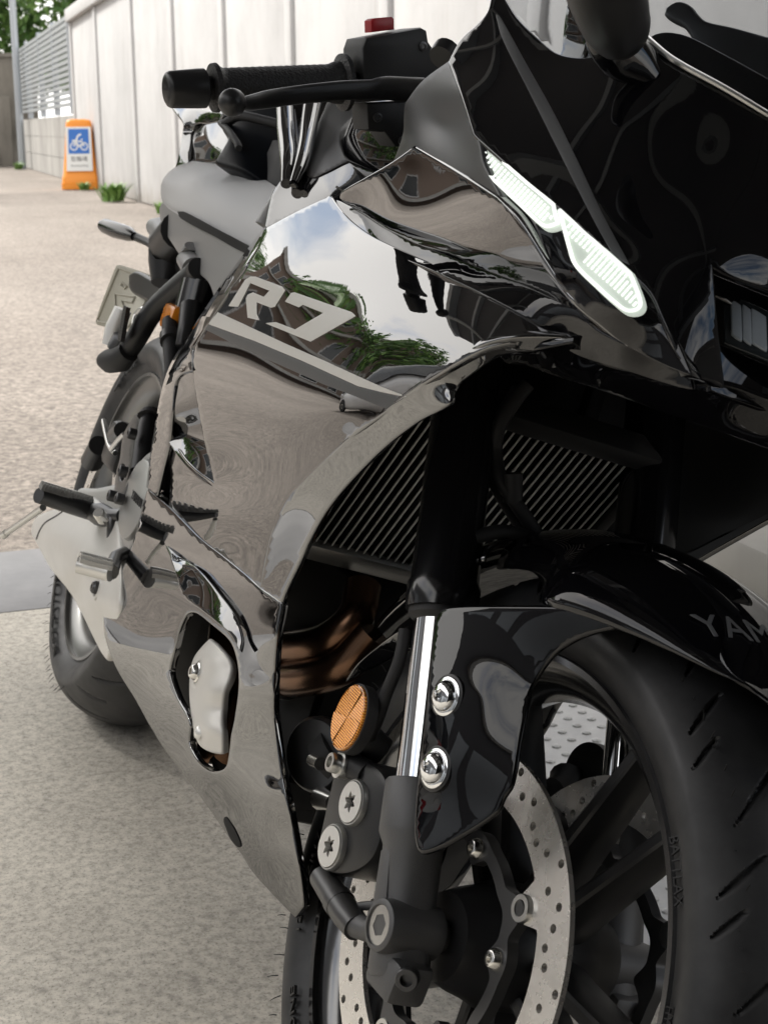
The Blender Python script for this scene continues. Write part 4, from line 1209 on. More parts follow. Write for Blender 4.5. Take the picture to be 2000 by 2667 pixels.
# fork legs
FA = np.array([-.438, 0, .899]); FA /= np.linalg.norm(FA)
def leg_pt(s, sy):
    return np.array([1.3835, sy*.103, .300])+FA*s
for sy in (-1, 1):
    up_ = MB().lathe([(.245, .024), (.245, .0290), (.252, .0300), (.266, .0300), (.270, .0280), (.34, .0272), (.36, .0275), (.72, .0275)], leg_pt(0, sy), FA, 40).build('fork_tube', 'fork_black', bike, frame='f')
    MB().lathe([(.095, .0205), (.25, .0205)], leg_pt(0, sy), FA, 40).build('fork_slider', 'chrome', up_, frame='f')
    MB().lathe([(.236, .0215), (.240, .0262), (.2448, .0262)], leg_pt(0, sy), FA, 40).build('dust_seal', 'matte_black', up_, frame='f')
    lo_ = MB().lathe([(.1075, .0205), (.1080, .0262), (.106, .0275), (.070, .0280), (.066, .0276), (.057, .0235), (.010, .0225), (-.034, .0235), (-.040, .021), (-.041, 0)], leg_pt(0, sy), FA, 36).build('fork_bottom', 'cast_dark', bike, frame='f')
    # flat facet running down the outside to the axle boss
    side = np.array([0, sy, 0.0]); fr = np.cross(FA, side)
    MB().prism([(-.013, -.010), (.009, -.010), (.004, .052), (-.002, .055), (-.0095, .052)], leg_pt(.0, sy)+side*.016, fr, FA, side, -.01, .0075, .002).build('facet', 'cast_dark', lo_, frame='f')
    MB().lathe([(-.03, .0205), (.012, .0205), (.0175, .0195), (.019, .0175), (.019, .0155), (.017, .015)], np.array([AX[0]-.002, sy*.113, AX[2]]), side, 40).build('axle_boss', 'cast_dark', lo_, frame='f')
    # axle end: ring with a hexagon socket
    o_ = circ2(0, 0, .0148, 40); hx = [(.0088*math.cos(t), .0088*math.sin(t)) for t in np.linspace(rad(30), rad(390), 6, endpoint=False)]
    ya = sy*.1305
    ax_o = plate_obj('axle_end', o_, [hx], min(ya, ya-sy*.006), max(ya, ya-sy*.006), 'bolt_steel', lo_, np.array([AX[0]-.002, 0, AX[2]]), 'f')
    MB().lathe([(0, .0095), (.001, 0)], np.array([AX[0]-.002, sy*.1235, AX[2]]), side, 24, cap=False).build('axle_socket', 'dark_void', lo_, frame='f')
    # pinch clamp and bolt
    MB().box((AX[0]-.012, min(sy*.088, sy*.122), .252), (AX[0]+.030, max(sy*.088, sy*.122), .285), bev=.006).build('pinch_clamp', 'cast_dark', lo_, frame='f')
    MB().lathe([(0, .0088), (.008, .0088), (.009, .008), (.009, .0048), (.004, .0045), (.004, 0)], np.array([AX[0]+.0305, sy*.112, .2775]), np.array([.75, sy*.66, 0]), 24).build('pinch_bolt', 'gunmetal', lo_, frame='f')
MB().lathe([(-.105, .0125), (.105, .0125)], AX, (0, 1, 0), 24).build('front_axle', 'gunmetal', bike, frame='f')

# brake calipers (right one is the one in view)
def FP(px, py, y):
    return at(px, py, 'f', y=y)
for sy in (-1, 1):
    def mir(P):
        P = np.array(P, float)
        return P if sy < 0 else P*[1, -1, 1]
    out = [FP(x, y, -.115)[[0, 2]] for x, y in ((880, 1985), (858, 2060), (838, 2150), (826, 2215), (832, 2258), (862, 2278), (920, 2275), (972, 2235), (1000, 2150), (1010, 2050), (985, 2000), (930, 1978))]
    cal = MB().prism(crom([tuple(p*1000) for p in out], True, 5)/1000, (0, 0, 0), (1, 0, 0), (0, 0, 1), (0, sy, 0), .052, .1165, .006).build('brake_caliper', 'satin_black', bike, frame='f')
    for px, py in ((914, 2090), (859, 2206)):
        P = FP(px, py, -.121)
        c_ = mir(P)
        MB().lathe([(-.008, .0192), (-.0015, .0192), (0, .0184), (0, .0172), (-.003, .017)], c_, (0, sy, 0), 40, cap=False).build('bore_ring', 'cast_silver', cal, frame='f')
        o_ = circ2(0, 0, .0166, 40)
        star = []
        for k in range(24):
            t = 2*math.pi*k/24; star.append(((.0068+.0022*math.cos(6*t))*math.cos(t), (.0068+.0022*math.cos(6*t))*math.sin(t)))
        ys = sorted((c_[1]+sy*.0012, c_[1]-sy*.006))
        plate_obj('bore_plug', o_, [star], ys[0], ys[1], 'white_metal', cal, np.array([c_[0], 0, c_[2]]), 'f')
        MB().lathe([(-.0058, .0098), (-.0050, 0)], c_, (0, sy, 0), 24, cap=False).build('plug_socket', 'steel', cal, frame='f')
    # bracket arm from the caliper to the leg
    MB().tube([mir(FP(838, 2285, -.112)), mir(FP(868, 2330, -.113)), mir(FP(905, 2385, -.114)), mir(FP(930, 2418, -.114))], [.0105, .0115, .0122, .0110], 20).build('bracket_arm', 'gunmetal', cal, frame='f')
    MB().tube([mir(FP(878, 2344, -.113)), mir(FP(889, 2360, -.113))], [.0127, .0127], 20).build('arm_collar', 'gunmetal', cal, frame='f')
    MB().tube([mir(FP(915, 2405, -.114)), mir(FP(960, 2425, -.112)), mir(FP(1000, 2420, -.108))], [.0105, .009, .011], 16).build('bracket_lug', 'cast_dark', cal, frame='f')
    MB().tube([mir(FP(935, 2362, -.108)), mir(FP(985, 2358, -.105)), mir(FP(1015, 2352, -.102))], [.0035, .004, .006], 10).build('bracket_web', 'cast_dark', cal, frame='f')
    # side reflector
    rc = mir(FP(917, 1872, -.128))
    nrm = np.array([-.10, sy, 0.03]); nrm /= np.linalg.norm(nrm)
    rf = MB().lathe([(-.010, .024), (-.008, .0292), (.0015, .0292), (.002, .0280)], rc, nrm, 48).build('side_reflector', 'matte_black', bike, frame='f')
    e1 = np.cross(nrm, [0, 0, 1.0]); e1 /= np.linalg.norm(e1); e2 = np.cross(e1, nrm)
    mb = MB().lathe([(.0018, .0278), (.0040, .0276), (.0046, .0262)], rc, nrm, 48, cap=False)
    for k in range(6):
        c_k = k*math.pi/3+rad(20); tl = .022 if k % 2 else -.018
        fan = [(0, 0)]+[(.0264*math.cos(c_k+t), .0264*math.sin(c_k+t)) for t in np.linspace(-math.pi/6, math.pi/6, 9)]
        V6 = [rc+e1*a+e2*b+nrm*(.0046+.0003*(k % 2)+tl*(a*math.cos(c_k+.9)+b*math.sin(c_k+.9))) for a, b in fan]
        mb.add(V6, [[0, i, i+1] for i in range(1, 9)])
    mb.build('reflector_lens', 'reflector_orange', rf, frame='f', smooth=False, fix=False)
    MB().tube([mir(FP(930, 1900, -.112)), mir(FP(960, 1930, -.104)), mir(FP(1000, 1960, -.09))], [.016, .014, .012], 14).build('reflector_mount', 'matte_black', rf, frame='f')
    P = mir(FP(888, 1993, -.122))
    MB().lathe([(-.014, .0105), (0, .0105), (.0004, .0115), (.0025, .0115), (.003, .0085), (.010, .0082), (.011, .0075), (.011, .0048), (.006, .0045), (.006, 0)], P, nrm, 24).build('mount_bolt', 'steel', rf, frame='f')
    MB().tube([mir(FP(888, 1993, -.118)), mir(FP(930, 2000, -.112)), mir(FP(960, 2020, -.108))], [.010, .011, .012], 14).build('mount_boss', 'matte_black', rf, frame='f')

# front mudguard: crown with side plates
th_ = [(49, .030, .349), (52, .044, .345), (56, .058, .334), (61, .076, .319), (66, .085, .305), (72, .095, .291), (80, .106, .277), (85, .108, .270), (90, .100, .268), (95, .084, .277), (102, .074, .286), (112, .072, .289)]
NS = 36
def guard_ring(a, yc, rc, top=.333):
    out = []
    for k in range(NS+1):
        t = -math.pi/2+math.pi*k/NS
        y = yc*math.sin(t); r = rc+(top-rc)*max(0.0, math.cos(t))**.9
        out.append(wheel_pts(AX[0], AX[2], r, rad(a), y))
    return out
def dense(rows, n):
    rows = np.array(rows, float); x = np.linspace(0, len(rows)-1, n); i = np.arange(len(rows))
    out = []
    for c in rows.T:
        m_ = np.gradient(c)
        k = np.clip(x.astype(int), 0, len(rows)-2); t = x-k
        out.append((2*t**3-3*t**2+1)*c[k]+(t**3-2*t**2+t)*m_[k]+(-2*t**3+3*t**2)*c[k+1]+(t**3-t**2)*m_[k+1])
    return np.array(out).T
rings = [guard_ring(*r) for r in dense(th_, 40)]
inner = [[tuple(np.array(p)-0.0035*np.array([math.cos(0), 0, 0])) for p in r] for r in rings]
fd = MB().loft(rings, closed=False).build('front_mudguard', 'gloss_fender' if 'gloss_fender' in MATS else 'gloss_cowl', bike, frame='f', sharp=60, fix=False)
fd.data.flip_normals()
so = fd.modifiers.new('thickness', 'SOLIDIFY'); so.thickness = .003; so.offset = -1
# rear half of the guard, behind the legs
cDR = [(904, 1773, -.088), (990, 1683, -.092), (1040, 1652, -.092), (1045, 1695, -.080), (1013, 1718, -.078), (951, 1750, -.080)]
V, F, nb = panel_mesh([(903, 1775, 'c'), (935, 1730), (990, 1683), (1033, 1652), (1060, 1640, 'c'), (1060, 1690, 'c'), (1045, 1697), (1013, 1719), (951, 1751)], Surf(cDR, 'f'), th=.003, r=.001, step=9)
new_obj('guard_flap', f2b(V), F, 'gloss_black', fd)
rr_ = [guard_ring(a, yc, rc, .326) for a, yc, rc in dense([(112, .086, .292), (122, .083, .292), (134, .080, .294), (146, .076, .297), (154, .060, .303)], 16)]
rg = MB().loft(rr_, closed=False).build('guard_rear', 'gloss_black', fd, frame='f', sharp=60, fix=False)
rg.data.flip_normals()
so = rg.modifiers.new('thickness', 'SOLIDIFY'); so.thickness = .003; so.offset = -1
cD = [(1141, 1600, -.1285), (1092, 2020, -.1315), (1090, 2200, -.1305), (1165, 1815, -.1325), (1135, 2003, -.1325), (1317, 1586, -.1215), (1480, 1591, -.1075), (1561, 1602, -.099), (1600, 1630, -.094), (1453, 1687, -.1035), (1377, 1790, -.108), (1330, 2041, -.113), (1280, 2095, -.1165), (1250, 1800, -.1265), (1230, 1950, -.1275), (1170, 2188, -.125), (1300, 1700, -.1205)]
sD = Surf(cD, 'f', reg=1e-5)
oD = [(1143, 1602), (1170, 1587), (1317, 1585), (1480, 1590), (1561, 1602), (1604, 1628, 'c'), (1523, 1649), (1453, 1687), (1409, 1735), (1377, 1790), (1363, 1857), (1348, 1926), (1326, 2041), (1305, 2075), (1284, 2115), (1170, 2188), (1106, 2215), (1091, 2210), (1083, 2157), (1092, 2020), (1111, 1863), (1127, 1707), (1134, 1640)]
V, F, nb = panel_mesh(oD, sD, th=.004, r=.003, step=12)
for sy in (1, -1):
    o = new_obj('guard_side', f2b(V*[1, sy, 1]), F if sy > 0 else [f[::-1] for f in F], ['gloss_cowl', 'matte_black'], fd)
    o.data.polygons.foreach_set('material_index', [0 if i < nb else 1 for i in range(len(F))])
    for px, py in ((1165, 1815), (1135, 2003)):
        P = sD.pt([(px, py)])[0]*[1, sy, 1]
        nrm = np.array([.12, -sy, .02])
        MB().lathe([(-.003, .0175), (.0006, .0172), (.001, .0165)], P, nrm, 32).build('bolt_washer', 'satin_black', o, frame='f')
        MB().lathe([(0, .0150), (.0018, .0148), (.0028, .0128), (.0028, .0118), (.0048, .0114), (.0072, .0098), (.0086, .0068), (.0091, .0036), (.0074, .0033), (.0074, 0)], P, nrm, 32).build('guard_bolt', 'chrome', o, frame='f')
# lettering on the mudguard crown
V, F = text_geo('YAMAHA', .033, .0003, 'LEFT', spacing=1.02)
P = []
for x, h, z in V:
    u, v_ = -.0685+x*.95, h
    a = rad(64.5-0)+v_/.33; yc = .081; y = u
    t = math.asin(max(-1, min(1, y/.083))); r = .309+(.333-.309)*max(0, math.cos(t))**.9
    P.append(wheel_pts(AX[0], AX[2], r+.0042+z, a, y))
new_obj('lettering', P, F, 'decal_mid', fd, smooth=False, frame='f')
# front tyre lettering
arc_text('120/70ZR17', .017, AX[0], AX[2], .237, -.0605, rad(196), 'tyre_text', ft, 'f', depth=.0012, tilt=-.25)
arc_text('BRIDGESTONE', .019, AX[0], AX[2], .236, -.0605, rad(233), 'tyre_text', ft, 'f', depth=.0014, tilt=-.25)
arc_text('BATTLAX', .0105, AX[0], AX[2], .2405, -.0600, rad(38), 'tyre_text', ft, 'f', depth=.0008, tilt=-.25)
arc_text('HYPERSPORT', .008, AX[0], AX[2], .2405, -.0600, rad(12), 'tyre_text', ft, 'f', depth=.0008, tilt=-.25)

# ---- triple clamp, hoses
MB().box((1.10, -.14, .76), (1.20, .14, .80), (axrot((0, 1, 0), -rad(24)), np.array([1.15, 0, .78])-axrot((0, 1, 0), -rad(24))@np.array([1.15, 0, .78])), bev=.012).build('triple_clamp', 'satin_black', bike, frame='f')
def hose(pts, r, name='brake_hose', material='rubber_plain', frame='b', n=30):
    P = dense([at(px, py, frame, **{a: v}) for px, py, a, v in pts], n)
    return MB().tube(P, r, 10).build(name, material, bike, frame=frame)
hose([(1375, 1000, 'x', 1.24), (1340, 1045, 'x', 1.24), (1300, 1110, 'x', 1.24), (1290, 1180, 'x', 1.24), (1305, 1250, 'x', 1.25), (1350, 1320, 'x', 1.26), (1410, 1410, 'x', 1.27)], .0062)
hose([(1345, 1010, 'x', 1.23), (1283, 1120, 'x', 1.23), (1275, 1200, 'x', 1.23), (1290, 1270, 'x', 1.24), (1345, 1360, 'x', 1.25), (1380, 1420, 'x', 1.26)], .0045)
hose([(1235, 1400, 'x', 1.28), (1300, 1385, 'x', 1.28), (1360, 1395, 'x', 1.28), (1420, 1420, 'x', 1.28)], .006)
hose([(1055, 1640, 'y', -.115), (1040, 1720, 'y', -.115), (1005, 1810, 'y', -.115), (985, 1870, 'y', -.112), (960, 1930, 'y', -.108)], .0052, frame='f')
MB().lathe([(-.012, .0085), (.012, .0085)], at(1335, 1270, 'b', x=1.255), (.1, .3, -.9), 14).build('hose_clip', 'matte_black', bike)

# ================================================================== radiator, engine, exhaust (bike frame)
RO = np.array([1.135, -.035, .600]); RU = np.array([.12, 0, .15]); RU /= np.linalg.norm(RU); RV = np.array([0, 1.0, 0]); RN = np.cross(RV, RU)
RN = RN if RN[0] > 0 else -RN
def rbox(u0, u1, v0, v1, n0, n1, name, material, parent, bev=0.0):
    M = (np.stack([RV, RU, RN], 1), RO)
    return MB().box((u0, v0, n0), (u1, v1, n1), M, bev).build(name, material, parent)
rad_o = rbox(-.152, .125, -.100, .098, -.022, -.006, 'radiator', 'dark_void', bike)
for k in range(34):
    u = -.146+k*.0081
    if u < .122: rbox(u, u+.0013, -.0995, .0965, -.0012, .0003, 'tube', 'radiator_tube', rad_o)
mb = MB()
M = (np.stack([RV, RU, RN], 1), RO)
for k in range(33):
    u = -.1446+k*.0081
    for j in range(64):
        v_ = -.099+j*.00305
        mb.add(np.array([(u, v_, -.006), (u+.0067, v_, -.006), (u+.0067, v_+.0012, -.0016), (u, v_+.0012, -.0016)])@M[0].T+M[1], [[0, 1, 2, 3]])
tag(mb.build('fin', 'fin_grey', rad_o, smooth=False), kind='stuff')
rbox(-.158, .133, .098, .118, -.026, .004, 'header_tank', 'matte_black', rad_o, .004)
rbox(-.158, .133, -.122, -.100, -.026, .006, 'header_tank', 'cast_silver', rad_o, .004)
rbox(.1255, .137, -.099, .097, -.026, .004, 'side_frame', 'matte_black', rad_o, .003)
rbox(-.162, -.1505, -.099, .097, -.026, .004, 'side_frame', 'matte_black', rad_o, .003)
# dark inner structure so that nothing shows through the body
eng = MB().box((.50, -.09, .22), (1.00, .09, .52), bev=.03).box((.56, -.125, .50), (1.00, .125, .78), bev=.03).build('engine', 'dark_void', bike)
MB().box((.62, -.140, .50), (1.00, -.120, .80), bev=.008).build('frame_spar', 'matte_black', bike)
MB().box((.62, .120, .50), (1.00, .140, .80), bev=.008).build('frame_spar', 'matte_black', bike)
MB().box((.96, -.11, .775), (1.34, .11, .87), bev=.02).build('airbox_duct', 'dark_void', bike)
MB().box((1.30, -.085, .735), (1.46, .085, .88), bev=.02).build('lamp_housing', 'dark_void', bike)
# crankcase cover with raised lettering
ck = MB().lathe([(-.05, .066), (-.006, .064), (-.003, .060), (-.003, .0535), (0, .0525), (.003, .051), (.0038, .049), (.0038, 0)], at(355, 1300, 'b', y=-.166), (.05, -1, .02), 48).build('clutch_cover', 'cast_silver', bike)
V, F = text_geo('YAMAHA', .0155, .0006, 'CENTER')
c0 = at(357, 1298, 'b', y=-.1702)
new_obj('lettering', [c0+np.array([1, 0, 0])*x*1.0+np.array([0, 0, 1])*(h-.006)+np.array([0, -1, 0])*z for x, h, z in V], F, 'matte_black', ck, smooth=False)
MB().tube([at(350, 1330, 'b', y=-.10), at(350, 1400, 'b', y=-.10), at(340, 1470, 'b', y=-.10)], [.04, .045, .04], 20).build('crankcase', 'satin_black', bike)
# exhaust headers seen past the front wheel
for pts, r in (([(690, 1690, -.128), (750, 1692, -.124), (850, 1672, -.112), (925, 1610, -.098), (945, 1530, -.09)], .0175), ([(700, 1765, -.124), (790, 1766, -.116), (890, 1738, -.102), (975, 1650, -.088)], .0175)):
    P = dense([at(a, b, 'b', y=c) for a, b, c in pts], 22)
    hp = MB().tube(P, r, 18).build('exhaust_header', 'header_pipe', bike)
    MB().tube(P[2:5], r*1.16, 18).build('pipe_clamp', 'steel', hp)
MB().tube([at(870, 1985, 'b', y=-.09), at(905, 1950, 'b', y=-.085)], [.03, .03], 24).build('oil_filter', 'matte_black', bike)
MB().lathe([(0, .032), (.004, .034), (.012, .034), (.016, .031)], at(845, 1965, 'b', y=-.10), (.5, -.85, 0), 32).build('horn', 'gunmetal', bike)
MB().tube([at(815, 1980, 'b', y=-.12), at(835, 1990, 'b', y=-.12)], .006, 12).build('bracket_bolt', 'bolt_steel', bike)
MB().tube([at(838, 2080, 'b', y=-.10), at(870, 2092, 'b', y=-.10)], [.011, .008], 14).build('bracket_bolt', 'bolt_steel', bike)
# collector pipe and heat shield in the window of the lower cowl
P = dense([at(a, b, 'b', y=c) for a, b, c in [(615, 1640, -.100), (612, 1720, -.102), (608, 1800, -.102), (598, 1880, -.100), (587, 1940, -.098), (572, 1985, -.092)]], 24)
MB().tube(P, [.030]*24, 24).build('collector_pipe', 'header_pipe', bike)
MB().tube([at(500, 1950, 'b', y=-.10), at(530, 1975, 'b', y=-.10), at(560, 1992, 'b', y=-.10), at(590, 1985, 'b', y=-.10)], [.016, .018, .018, .016], 16).build('chrome_elbow', 'chrome', bike)
MB().box((.70, -.105, .30), (1.10, -.095, .50), bev=.003).build('window_back', 'dark_void', bike)
cK = [(543, 1668, -.184), (595, 1740, -.180), (574, 1960, -.178), (573, 1850, -.182), (510, 1920, -.186), (494, 1790, -.187), (502, 1720, -.186), (545, 1800, -.1945), (540, 1900, -.1925), (545, 1720, -.192)]
Surf.flare = 0.12
sK = Surf(cK, reg=8e-4)
Surf.flare = 0.0
oK = [(543, 1668, 'c'), (560, 1682), (585, 1710), (597, 1737), (594, 1762), (578, 1800), (573, 1850), (573, 1900), (574, 1960, 'c'), (552, 1957), (522, 1942), (508, 1915), (500, 1870), (494, 1820), (494, 1765), (502, 1720), (522, 1690)]
hs_ = panel('heat_shield', oK, sK, 'silver_paint', bike, r=.003, th=.008, step=8)
for px, py in ((516, 1752), ):
    P = sK.pt([(px, py)])[0]
    MB().lathe([(-.004, .018), (-.0002, .0172), (.0004, .0150), (.0002, .0125)], P, (.05, -1, -.02), 32, cap=False).build('dimple', 'silver_paint', hs_)
    MB().lathe([(0, .0105), (.002, .0104), (.003, .0085), (.0075, .0068), (.0085, .0055), (.0085, .0032), (.004, .003), (.004, 0)], P, (.05, -1, -.02), 28).build('shield_bolt', 'bolt_steel', hs_)
P = sK.pt([(518, 1908)])[0]
MB().lathe([(0, .0075), (.0025, .006), (.004, .003), (.0043, 0)], P, (.1, -1, 0), 20).build('rivet', 'white_metal', hs_)

# ---- muffler
cX = [(84, 1384, -.170), (98, 1350, -.174), (159, 1322, -.181), (205, 1295, -.178), (255, 1330, -.188), (289, 1370, -.190), (200, 1420, -.2115), (285, 1507, -.203), (268, 1640, -.184), (265, 1705, -.164), (256, 1685, -.164), (193, 1558, -.174), (125, 1466, -.174), (180, 1480, -.2075), (240, 1560, -.204), (130, 1400, -.201)]
Surf.flare = 0.12
sX = Surf(cX, reg=1e-5)
Surf.flare = 0.0
oX = [(82, 1385), (86, 1362), (98, 1347), (125, 1335), (159, 1322), (200, 1293), (235, 1300), (262, 1325), (300, 1360, 'c'), (310, 1500), (300, 1640), (275, 1712, 'c'), (256, 1685), (193, 1560), (125, 1468), (90, 1402)]
mf = panel('muffler', oX, sX, 'silver_paint', bike, r=.006, th=.05, step=10)
mb = MB()
mb.tube(sX.pt(crom([(96, 1404), (103, 1385), (118, 1362), (146, 1345), (165, 1332)], False, 8))+[0, -.0005, 0], .0014, 6)
mb.build('end_cap_seam', 'matte_black', mf)
P = sX.pt([(252, 1531)])[0]
MB().lathe([(-.006, .0165), (-.0005, .0155), (.0005, .0135), (0, .0115)], P, (.0, -1, 0.05), 28, cap=False).build('dimple', 'silver_paint', mf)
MB().lathe([(-.002, .0085), (.004, .0085), (.007, .006), (.007, .003), (.003, .003), (.003, 0)], P, (0, -1, .05), 24).build('muffler_bolt', 'gunmetal', mf)

# ---- rear wheel
RW = np.array([0, 0, .315])
rw = rim_mesh(0, .315, .2265, .071, .198, 'b', 'rear_wheel', 'wheel_grey', bike)
gr = groove_fn(13, [(.00, .20, .85, -.20, .015), (.24, .40, .92, -.14, .014)], .006)
rt_ = tyre('tyre', 0, .315, .315, .182, .2285, .072, gr, rw, 'b', na=760, ns=72)
for k in range(5):
    for s in (-1, 1):
        mb = MB(); c = rad(20+72*k)
        spoke(mb, RW, c+s*rad(20), .05, c+s*rad(11), .20, .014, .010, .03, .024)
        mb.build('spoke', 'satin_black', rw, sharp=28)
MB().lathe([(-.09, .03), (-.09, .05), (-.05, .06), (.05, .06), (.09, .05), (.09, .03)], RW, (0, 1, 0), 40).build('hub', 'satin_black', rw)
plate_obj('rear_disc', disc_outline(200, .1225), [circ2(0, 0, .085, 60)]+[circ2(r*math.cos(a), r*math.sin(a), .0035, 8) for k in range(30) for r, a in (((.096, .108)[k % 2], 2*math.pi*k/30),)], -.105, -.100, 'disc_steel', bike, RW, 'b')
for body, size, r, a in (('BRIDGESTONE', .030, .240, 236), ('180/55ZR17', .020, .244, 196), ('BATTLAX', .024, .240, 122)):
    arc_text(body, size, 0, .315, r, -.0905, rad(a), 'tyre_text', rt_, 'b', depth=.0014, material='rubber_grey' if 'rubber_grey' in MATS else 'rubber_plain', tilt=-.22)
# swingarm, calliper and rear-set
MB().loft([ring_pts(p, (0, 1, 0), (-.2, 0, 1), a, b, 20, 3) for p, a, b in (((.0, -.125, .315), .016, .030), ((.12, -.128, .335), .018, .034), ((.30, -.120, .375), .022, .045), ((.50, -.10, .42), .03, .06))]).build('swingarm', 'cast_silver', bike)
MB().loft([ring_pts(p, (0, 1, 0), (-.2, 0, 1), a, b, 20, 3) for p, a, b in (((.0, .125, .315), .016, .030), ((.12, .128, .335), .018, .034), ((.30, .120, .375), .022, .045), ((.50, .10, .42), .03, .06))]).build('swingarm', 'cast_silver', bike)
MB().lathe([(0, .024), (.012, .024), (.016, .018), (.016, .010), (.010, .009), (.010, 0)], (0, -.140, .315), (0, -1, 0), 24).build('axle_nut', 'bolt_steel', bike)
def BP(px, py, y):
    return at(px, py, 'b', y=y)
MB().box((.06, -.135, .40), (.16, -.090, .47), bev=.012).build('rear_caliper', 'satin_black', bike)
def btube(name, pts, r, material, n=14, parent=None, dn=0):
    P = [BP(*p) for p in pts]
    if dn: P = dense(P, dn); r = np.interp(np.linspace(0, 1, dn), np.linspace(0, 1, len(pts)), r) if not np.isscalar(r) else r
    return MB().tube(P, r, n).build(name, material, parent or bike)
rs = panel('heel_plate', [(352, 1080, 'c'), (362, 1085), (345, 1160), (333, 1260), (318, 1300, 'c'), (296, 1290, 'c'), (303, 1230), (312, 1195), (322, 1130)], Surf([(352, 1080, -.165), (333, 1260, -.172), (300, 1290, -.172), (310, 1200, -.168)]), 'gunmetal', bike, r=.002, th=.007, step=8,
           holes=[[(318, 1205), (326, 1208), (322, 1250), (312, 1255), (314, 1225)]])
btube('master_cylinder', [(392, 1075, -.155), (385, 1110, -.155), (378, 1160, -.155), (365, 1230, -.157)], [.010, .014, .016, .014], 'satin_black', parent=rs)
btube('cylinder_boot', [(393, 1070, -.155), (391, 1085, -.155)], [.012, .017], 'rubber_plain', parent=rs)
btube('brake_line', [(300, 1180, -.14), (285, 1160, -.145), (275, 1120, -.15), (270, 1095, -.152)], .004, 'alu', 10, rs, 12)
btube('brake_line', [(325, 1130, -.15), (310, 1145, -.15), (290, 1170, -.148)], .004, 'alu', 10, rs, 12)
btube('line_fitting', [(300, 1135, -.145), (318, 1120, -.148)], .012, 'gunmetal', parent=rs)
btube('caliper_slide', [(258, 1160, -.13), (240, 1200, -.12)], [.016, .018], 'satin_black', parent=rs)
for px, py in ((294, 1292), (314, 1300), (346, 1130), (322, 1228)):
    MB().lathe([(-.004, .0075), (.006, .0075), (.007, .006), (.007, .003), (.004, .003), (.004, 0)], BP(px, py, -.178), (0, -1, 0), 18).build('plate_bolt', 'gunmetal', rs)
# rider footrest with feeler, its hinge, brake pedal
pk = btube('rider_footrest', [(100, 1290, -.262), (150, 1305, -.233), (238, 1332, -.180)], [.0105, .0115, .0125], 'gunmetal', 18)
mb = MB(); A_, B_ = BP(104, 1284, -.262), BP(232, 1322, -.182)
for k in range(17):
    p = A_+(B_-A_)*k/16
    for dx, dz in ((0, .0165), (-.009, .0150), (.009, .0150)):
        mb.add([p+[dx-.003, -.0024, .006], p+[dx+.003, -.0024, .006], p+[dx+.003, .0024, .006], p+[dx-.003, .0024, .006], p+[dx-.0012, -.0008, dz], p+[dx+.0012, -.0008, dz], p+[dx+.0012, .0008, dz], p+[dx-.0012, .0008, dz]], [[0, 1, 5, 4], [1, 2, 6, 5], [2, 3, 7, 6], [3, 0, 4, 7], [4, 5, 6, 7]])
tag(mb.build('grip_teeth', 'cast_silver', pk, smooth=False), kind='stuff')
btube('feeler', [(112, 1322, -.256), (60, 1358, -.262), (14, 1390, -.268)], .0046, 'steel', 12, pk)
btube('feeler_tip', [(18, 1387, -.2675), (9, 1394, -.2685)], [.0052, .0062], 'steel', 12, pk)
btube('hinge', [(240, 1333, -.179), (262, 1340, -.172), (290, 1350, -.162), (320, 1345, -.155)], [.012, .016, .013, .010], 'gunmetal', 16, pk)
MB().lathe([(-.012, .0080), (.004, .0080), (.0055, .007), (.0055, 0)], BP(260, 1340, -.186), (.5, -.6, .5), 24).build('hinge_pin', 'bolt_steel', pk)
btube('hanger', [(300, 1345, -.160), (297, 1400, -.160), (292, 1450, -.162), (300, 1490, -.165)], [.011, .010, .009, .008], 'gunmetal', 14, pk)
pd = btube('brake_pedal', [(203, 1470, -.232), (245, 1480, -.214), (290, 1491, -.196)], [.0110, .0115, .0115], 'white_metal', 16)
mb = MB(); A_, B_ = BP(206, 1464, -.233), BP(282, 1484, -.200)
for k in range(14):
    p = A_+(B_-A_)*k/13
    for dz, dx in ((.009, -.006), (.011, 0), (.009, .006), (.0045, .0095), (.0045, -.0095)):
        mb.box(p+[dx-.0018, -.0018, dz-.003], p+[dx+.0018, .0018, dz+.0025])
tag(mb.build('pedal_teeth', 'white_metal', pd, smooth=False), kind='stuff')
btube('pedal_arm', [(288, 1490, -.196), (302, 1450, -.18), (325, 1440, -.165)], [.010, .008, .008], 'gunmetal', 12, pd)

# ---- passenger footrest bracket
br = btube('passenger_bracket', [(520, 700, -.145), (505, 715, -.146), (440, 770, -.158), (395, 815, -.168), (355, 880, -.176), (320, 930, -.181)], [.016, .016, .0155, .015, .015, .015], 'satin_black', 18, None, 30)
btube('bracket_foot', [(335, 915, -.180), (315, 935, -.184), (285, 940, -.192), (268, 938, -.198)], [.015, .018, .017, .011], 'matte_black', 14, br)
btube('peg_hinge', [(300, 912, -.190), (318, 885, -.186), (330, 880, -.182)], [.013, .015, .010], 'gunmetal', 14, br)
pg_ = btube('passenger_footrest', [(287, 900, -.196), (300, 855, -.196), (320, 805, -.194)], [.012, .0145, .0125], 'white_metal', 18, br)
mb = MB(); A_, B_ = BP(317, 884, -.199), BP(331, 803, -.199)
for k in range(12):
    p = A_+(B_-A_)*k/11
    for dx in (-.006, .002, .010):
        mb.box(p+[dx-.0025, -.004, -.0025], p+[dx+.0025, .002, .0025])
tag(mb.build('peg_teeth', 'gunmetal', br, smooth=False), kind='stuff')
btube('strap_hook', [(348, 855, -.17), (355, 820, -.168), (372, 805, -.166), (375, 815, -.166)], .0045, 'alu', 10, br, 12)
